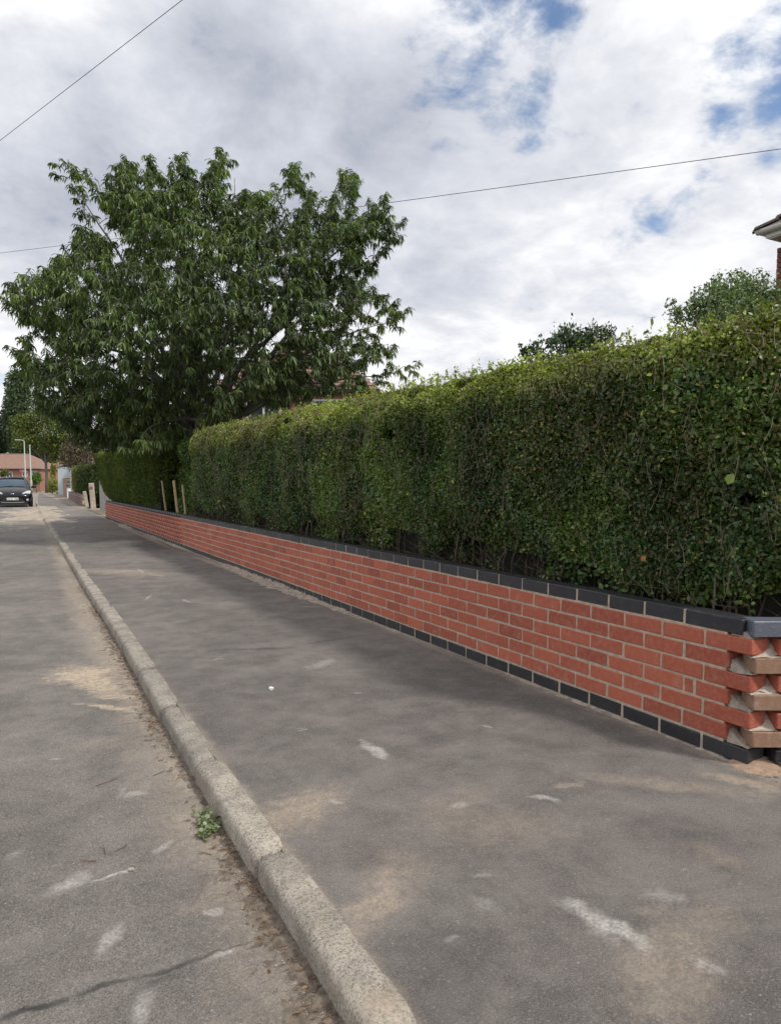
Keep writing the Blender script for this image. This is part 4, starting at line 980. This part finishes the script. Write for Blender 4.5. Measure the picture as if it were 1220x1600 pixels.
for i, (u, v, hh, lab) in enumerate(((58, 768, .9, 'pink brick gate pillar below the round green shrub'), (64, 768.5, 1.0, 'pink brick gate pillar just left of the tree trunk'), (80, 770, .9, 'pale gate pillar just right of the tree trunk'))):
    q = at_z(u, v); b = MB(); b.box((0, 0, hh / 2), (.4, .4, hh)); b.box((0, 0, hh + .04), (.48, .48, .08)); b.build('gate_pillar', M['pinkbrick' if i < 2 else 'postwood'], None, (q.x + 1.2, q.y, 0), label=lab, cat='pillar', group='gate pillars by the street tree')
# two gateposts
g1 = empty('gate_post', (2.90, 36.6, 0), label='short pale leaning gatepost at the driveway entrance', cat='post')
b = MB(); b.box((0, 0, .38), (.16, .16, .80), Matrix.Rotation(R(-8), 4, 'Y')).bevel(.02); b.build('shaft', M['postwood'], g1)
g2 = empty('gate_post', (3.02, 34.6, 0), label='taller weathered gatepost with round-topped panel beside the driveway', cat='post')
b = MB(); b.box((0, 0, .58), (.22, .16, 1.18), Matrix.Rotation(R(-3), 4, 'Y')).bevel(.015); b.build('shaft', M['postwood'], g2)
b = MB(); b.tube([(-.05, -.085, .95), (-.05, -.10, .95)], [.075, .075], 12); b.build('round_plate', M['mauvebrick'], g2)
fe = empty('wooden_fence', (3.2, 33.4, 0), label='silvered vertical board fence between the gatepost and the long hedge', cat='fence')
for i in range(44):
    o = MB().box((.02, -.075 - i * .15, .74), (.022, .14, 1.48 + random.uniform(-.02, .02))).build('board', M['oldwood'], fe)
MB().box((.055, -3.3, .4), (.04, 6.6, .08)).box((.055, -3.3, 1.15), (.04, 6.6, .08)).build('rail', M['oldwood'], fe)
for k in range(3): MB().box((.1, -.1 - k * 3.1, .76), (.09, .09, 1.52)).build('post', M['oldwood'], fe)
# neighbour's hedge over the mauve wall
def neigh(X, rg):
    n = len(X); y = np.clip((X[:, 1] - 46) / 10, 0, 1)[:, None]; return (np.array([.055, .085, .026]) * (1 - y) + np.array([.20, .20, .05]) * y) * rg.uniform(.6, 1.5, (n, 1))
nh = empty('clipped_hedge', (3.6, 48, 0), label='short clipped hedge, yellowing at its far end, above the mauve garden wall', cat='hedge')
X, Nn, t, d = hedge_points([(4.8, 38.3), (3.35, 38.3), (3.15, 39), (3.65, 57.5), (4.8, 58)], 42000, lambda b: 2.05 + .012 * (b[:, 1] - 38) + .1 * vnoise(np.c_[b, b[:, :1] * 0], .5), lambda b: .5 + 0 * b[:, 0], .25, .9, .12, seed=61, topfrac=.5, depth=.1)
o = lay_leaves('foliage', X, Nn, .13, .5, neigh, M['tree_leaf'], nh, 0, seed=62); o.location = (-3.6, -48, 0)
b = MB(); b.prism([(3.45, 38.8, .1), (4.6, 38.8, .1), (4.6, 57, .1), (3.95, 57, .1)], (0, 0, 1.7)); b.build('shade_core', M['core_shade'], nh, (-3.6, -48, 0))  # block painted as the shade inside this hedge
b = MB()
for i in range(14): b.tube([(3.6 + i * .03, 39 + i * 1.35, 0), (3.6 + i * .03, 39 + i * 1.35, 1.0)], .03, 5)
b.build('stems', M['twig'], nh, (-3.6, -48, 0))
# pale shed
q = at_d(97, 755, 74); sh = empty('garden_shed', (q.x + .4, q.y, 0), -YAW, label='pale blue-white boarded shed end above the pink garden wall', cat='shed')
for i in range(9): MB().box((-.72 + i * .18, 0, 1.45), (.17, .03, 2.9)).build('board', M['shed'], sh)
MB().box((0, 1.0, 1.45), (1.56, 1.9, 2.85)).build('carcass', M['shed'], sh)
MB().poly([(-.95, -.1, 2.75), (-.95, 2.1, 2.75), (.95, 2.1, 3.35), (.95, -.1, 3.35), (-.95, -.1, 2.83), (-.95, 2.1, 2.83), (.95, 2.1, 3.43), (.95, -.1, 3.43)], [(0, 1, 2, 3), (7, 6, 5, 4), (0, 3, 7, 4), (1, 5, 6, 2), (0, 4, 5, 1), (3, 2, 6, 7)]).build('roof', M['slate'], sh)

# ------------------------------------------------------------------ trees and shrubs further off
def tintfn(c, lo=.6, hi=1.5, c2=None, f=.3):
    c = np.array(c)
    def g(X, rg):
        n = len(X); C = np.tile(c, (n, 1))
        if c2 is not None: k = rg.random(n) < f; C[k] = c2
        w = .75 + .5 * vnoise(X, .6, 2)[:, None]
        return C * w * rg.uniform(lo, hi, (n, 1))
    return g
def far_tree(name, label, cat, D, blobs, n, L, c, trunk=None, group=None, seed=1, asp=.55, c2=None, f=.3, shell=.7, lump=.5, mat='tree_leaf', tw=None, nsc=None, tm='bark', crown='crown'):
    P = [at_d(u, v, D + dd_) for u, v, ru, rv, dd_ in blobs]; bl = [(*p, ru * D / F, ru * D / F * .9, rv * D / F) for p, (u, v, ru, rv, dd_) in zip(P, blobs)]
    tu = trunk or blobs[0][0]; q = at_d(tu, 755, D); org = Vector((q.x, q.y, 0)); e_ = empty(name, tuple(org), label=label, cat=cat, group=group)
    blob_foliage(crown, bl, n, L, asp, tintfn(c, c2=c2, f=f), M[mat], e_, seed, shell=shell, lump=lump, org=org, nsc=nsc)
    r = tw or max(.05, .012 * D / 5); t = MB(); topz = max(b_[2] for b_ in bl); mid = Vector((0, 0, min(b_[2] for b_ in bl)))
    t.tube([(0, 0, -.1), (r * .3, 0, mid.z * .5), mid, (0, 0, topz)], [r * 1.1, r * .85, r * .75, r * .2], 8)
    for b_ in bl:
        d_ = Vector(b_[:3]) - org; t.tube([(0, 0, mid.z * .8), (d_.x * .5, d_.y * .5, (mid.z * .8 + d_.z) / 2), tuple(d_)], [r * .5, r * .3, r * .1], 5)
    t.build('trunk' if cat == 'tree' else 'stems', M[tm], e_, smooth=True); return e_
far_tree('poplar_tree', 'tall narrow dark green tree at the far left behind the yellow-green tree', 'tree', 128, [(30, 640, 22, 60, 0), (28, 610, 17, 32, 1), (33, 596, 15, 20, 0), (24, 660, 20, 50, 2), (38, 690, 22, 40, 0)], 26000, .42, (.075, .11, .055), seed=71, lump=.35)
far_tree('dark_tree', 'dark green broad tree right behind the bungalow roof', 'tree', 134, [(8, 700, 30, 32, 0), (45, 715, 26, 30, 2), (-40, 690, 45, 40, 4), (10, 665, 16, 26, 2)], 24000, .45, (.030, .050, .025), seed=72, lump=.35, group='dark trees far off')
far_tree('dark_tree', 'dark tree filling the gap between the two far houses', 'tree', 126, [(78, 712, 26, 30, 0), (100, 716, 22, 34, 3), (60, 722, 18, 24, 3)], 16000, .42, (.036, .058, .026), seed=73, lump=.35, group='dark trees far off')
far_tree('street_tree', 'yellow-green street tree with bare trunk on the far pavement', 'tree', 88, [(45, 668, 24, 20, 0), (75, 655, 30, 22, 1), (100, 672, 24, 26, -1), (78, 690, 30, 24, 0), (112, 690, 20, 26, 1), (40, 688, 18, 16, -1), (92, 712, 18, 14, 0), (30, 660, 14, 12, 0)], 24000, .24, (.075, .115, .028), trunk=73, seed=74, c2=(.22, .22, .045), f=.28, shell=1.0, lump=.7, tw=.19)
far_tree('bush', 'purple-brown leafy bush with bare twigs over the short clipped hedge', 'bush', 56, [(122, 700, 24, 26, 0), (110, 712, 20, 20, 0), (136, 686, 20, 26, 1), (142, 706, 16, 20, 0), (125, 722, 24, 14, 0)], 17000, .13, (.085, .078, .05), seed=75, c2=(.26, .19, .15), f=.35, shell=1.1, lump=.8, tm='twig', tw=.07, crown='foliage')
far_tree('shrub', 'round bright green shrub just left of the street tree trunk', 'shrub', 97, [(57, 748, 8, 10, 0), (52, 752, 5, 8, 0)], 2200, .2, (.11, .19, .035), seed=76, tw=.06, crown='foliage')
far_tree('shrub', 'pale yellow-green shrub spilling over the wall right of the tree trunk', 'shrub', 80, [(82, 757, 7, 12, 0), (87, 760, 6, 10, 0), (80, 764, 4, 6, 0)], 2600, .16, (.24, .27, .07), seed=77, tw=.06, crown='foliage')
far_tree('shrub', 'small upright golden shrub between the far house and the pale shed', 'shrub', 98, [(84, 732, 4.5, 10, 0), (83, 742, 4, 6, 0)], 1300, .2, (.22, .24, .04), seed=78, tw=.05, crown='foliage')
far_tree('shrub', 'small olive shrub in the bungalow front garden above the car roof', 'shrub', 102, [(8, 738, 6, 6, 0), (3, 741, 5, 4, 0)], 900, .2, (.13, .15, .04), seed=79, tw=.05, crown='foliage')
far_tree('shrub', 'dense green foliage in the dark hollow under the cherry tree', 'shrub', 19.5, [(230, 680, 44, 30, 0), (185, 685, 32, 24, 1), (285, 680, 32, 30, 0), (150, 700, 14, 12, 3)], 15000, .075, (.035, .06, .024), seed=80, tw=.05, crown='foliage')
far_tree('dark_tree', 'low dark mass of trees far off at the left picture edge', 'tree', 170, [(-60, 728, 60, 26, 0), (-160, 720, 70, 36, 0)], 8000, .6, (.03, .048, .026), seed=81, group='dark trees far off')

# lamp posts
def lamp(u, v, hgt, arm, label):
    q = at_z(u, v); l_ = empty('street_lamp', tuple(q), -YAW, label=label, cat='street lamp', group='street lamps by the far pavement')
    MB().tube([(0, 0, 0), (0, 0, 1.5), (0, 0, 1.55), (0, 0, hgt)], [.13, .12, .075, .05], 10).build('post', M['steel'], l_, smooth=True)
    if arm: MB().tube([(0, 0, hgt - .02), (-.25, 0, hgt + .08), (-.5, 0, hgt + .1)], [.045, .04, .04], 8).build('arm', M['steel'], l_); b = MB(); b.box((-.75, 0, hgt + .1), (.6, .22, .12)).bevel(.04); b.build('lamp_head', M['steel'], l_)
    else: b = MB(); b.tube([(0, 0, hgt), (0, 0, hgt + .25)], [.07, .10], 8); b.build('lamp_head', M['steel'], l_)
lamp(41.5, 771, 6.1, True, 'slim pale lamp post with a short arm, the left one of two')
lamp(50, 771, 5.4, False, 'pale lamp post without arm, nearer the pavement, the right one of two')

# ------------------------------------------------------------------ parked car, seen from the front
car = empty('parked_car', (-.20, 41.3, -.075), R(0), label='black hatchback parked facing the camera at the kerb by the far pavement', cat='car')
def loft(st, mat, name, parent, sub=2, close=True):
    b = MB(); rings = []
    for y, pr in st:
        pr2 = [(x, z) for x, z in pr] + [(-x, z) for x, z in pr[::-1] if abs(x) > 1e-6]
        rings.append([b.bm.verts.new((x, y, z)) for x, z in pr2])
    for A, B in zip(rings, rings[1:]):
        for k in range(len(A) - 1): b.bm.faces.new((A[k], A[k + 1], B[k + 1], B[k]))
        b.bm.faces.new((A[-1], A[0], B[0], B[-1]))
    b.bm.faces.new(rings[0]); b.bm.faces.new(rings[-1][::-1])
    o = b.build(name, mat, parent, smooth=True)
    if sub: m_ = o.modifiers.new('s', 'SUBSURF'); m_.levels = m_.render_levels = sub
    return o
def sec(w, zb, zt, crown=.03): return [(0, zt + crown), (w * .55, zt + crown * .8), (w * .86, zt), (w * .97, zt - .12), (w, (zb + zt) / 2), (w * .97, zb + .1), (w * .8, zb), (0, zb)]
body = [(0.0, sec(.62, .26, .52, .02)), (.05, sec(.76, .22, .60)), (.22, sec(.85, .19, .72)), (.6, sec(.89, .19, .84, .05)), (1.05, sec(.90, .19, .95, .06)), (1.5, sec(.90, .19, .97, .04)), (2.6, sec(.90, .19, .98)), (3.6, sec(.89, .2, .99)), (4.0, sec(.84, .24, .92)), (4.1, sec(.74, .32, .8))]
loft(body, M['paint'], 'body', car)
def ring(w, z): return w, z
gh = [(.98, .74, .95), (1.30, .73, 1.16), (1.72, .67, 1.40), (2.1, .63, 1.46), (2.9, .62, 1.47), (3.5, .60, 1.38), (3.95, .62, 1.0)]
loft([(y, [(0, z), (w * .7, z - .01), (w * .95, z - .05), (w + (1.2 * (z - .93)) * .12, max(.93, z - .25)), (w + .06, .93), (0, .93)]) for y, w, z in gh], M['carglass'], 'cabin_glass', car, 2)
b = MB()
rp = [(1.74, .60, 1.418), (2.1, .59, 1.468), (2.9, .58, 1.478), (3.45, .55, 1.40)]
vs_ = [[b.bm.verts.new((x * w, y, z - abs(x) ** 3 * .035)) for x in (-1, -.6, 0, .6, 1)] for y, w, z in rp]
for A, B in zip(vs_, vs_[1:]):
    for k in range(4): b.bm.faces.new((A[k], A[k + 1], B[k + 1], B[k]))
bmesh.ops.solidify(b.bm, geom=list(b.bm.faces), thickness=.025); b.build('roof', M['paint'], car, smooth=True)
for s_ in (-1, 1):
    MB().tube([(s_ * .78, .98, .93), (s_ * .70, 1.38, 1.22), (s_ * .61, 1.78, 1.415)], [.035, .032, .03], 6).build('pillar', M['paint'], car, smooth=True)
    MB().tube([(s_ * .70, 2.5, .95), (s_ * .60, 2.5, 1.43)], .03, 6).build('pillar', M['paint'], car)
    b = MB(); bmesh.ops.create_icosphere(b.bm, subdivisions=2, radius=1, matrix=Matrix.Translation((s_ * .99, 1.25, .98)) @ Matrix.Diagonal((.12, .07, .075, 1))); b.tube([(s_ * .86, 1.27, .94), (s_ * .95, 1.25, .96)], .025, 6); b.build('wing_mirror', M['paint'], car, smooth=True)
    hl = MB(); hl.poly([(s_ * .44, .045, .62), (s_ * .80, .20, .66), (s_ * .83, .42, .80), (s_ * .66, .30, .79), (s_ * .42, .10, .67)], [(0, 1, 2, 3, 4)]); bmesh.ops.solidify(hl.bm, geom=list(hl.bm.faces), thickness=.05)
    hl.build('headlight', M['lampglass'], car)
    b = MB(); b.tube([(s_ * .66, .0, .36), (s_ * .66, .08, .36)], .055, 12); b.build('fog_light', M['lampglass'], car)
    for yy in (.78, 3.35):
        wl = MB(); wl.tube([(s_ * .72, yy, .31), (s_ * .74, yy, .31), (s_ * .89, yy, .31), (s_ * .91, yy, .31)], [.27, .31, .31, .27], 20); wo_ = wl.build('wheel', M['rubber'], car, smooth=False)
        b = MB(); b.tube([(s_ * .905, yy, .31), (s_ * .92, yy, .31)], [.20, .18], 16); b.build('rim', M['chrome'], wo_)
MB().box((0, .015, .55), (.78, .06, .05)).build('upper_grille', M['plastic'], car)
MB().prism([(-.38, -.02, .44), (.38, -.02, .44), (.55, -.02, .27), (-.55, -.02, .27)], (0, .08, 0)).build('lower_grille', M['plastic'], car)
MB().box((0, .10, .19), (1.36, .30, .16)).build('underbody_shade', M['plastic'], car)  # black block added to stand for the dark under the bumper
MB().tube([(-.52, .0, .30), (-.50, -.045, .24), (0, -.06, .225), (.50, -.045, .24), (.52, .0, .30)], .010, 6).build('chrome_strip', M['chrome'], car)
npl = MB(); npl.box((0, -.045, .40), (.52, .02, .115)).bevel(.004); npo = npl.build('number_plate', M['plate'], car)
tx = MB(); xx = -.22
for ch_ in 'YG10 XSN':
    if ch_ != ' ':
        S = {'Y': [(-.5, 1, 0, .5), (.5, 1, 0, .5), (0, .5, 0, 0)], 'G': [(.5, 1, -.5, 1), (-.5, 1, -.5, 0), (-.5, 0, .5, 0), (.5, 0, .5, .5), (.5, .5, 0, .5)], '1': [(0, 0, 0, 1)], '0': [(-.5, 0, -.5, 1), (.5, 0, .5, 1), (-.5, 0, .5, 0), (-.5, 1, .5, 1)],
             'X': [(-.5, 0, .5, 1), (.5, 0, -.5, 1)], 'S': [(.5, 1, -.5, 1), (-.5, 1, -.5, .5), (-.5, .5, .5, .5), (.5, .5, .5, 0), (.5, 0, -.5, 0)], 'N': [(-.5, 0, -.5, 1), (-.5, 1, .5, 0), (.5, 0, .5, 1)]}[ch_]
        for x1, z1, x2, z2 in S: tx.tube([(xx + x1 * .038, -.057, .365 + z1 * .07), (xx + x2 * .038, -.057, .365 + z2 * .07)], .006, 4)
    xx += .063
tx.build('lettering', M['ink'], npo)
b = MB(); bmesh.ops.create_uvsphere(b.bm, u_segments=16, v_segments=8, radius=1, matrix=Matrix.Translation((0, .0, .635)) @ Matrix.Diagonal((.085, .02, .036, 1))); bo = b.build('badge', M['chrome'], car, smooth=True)
b = MB(); bmesh.ops.create_uvsphere(b.bm, u_segments=16, v_segments=8, radius=1, matrix=Matrix.Translation((0, -.008, .635)) @ Matrix.Diagonal((.070, .016, .027, 1))); b.build('badge_field', M['badge'], bo, smooth=True)
MB().tube([(0, 2.0, 1.47), (0, 2.2, 1.62)], .008, 5).build('aerial', M['plastic'], car)
MB().tube([(-.55, 1.03, .975), (0.05, 1.08, 1.03)], .012, 5).tube([(.0, 1.03, .985), (.55, 1.06, 1.02)], .012, 5).build('wiper', M['plastic'], car)

car.scale = (1.03, 1, 1.07)
scene.render.resolution_x = 780; scene.render.resolution_y = 1024
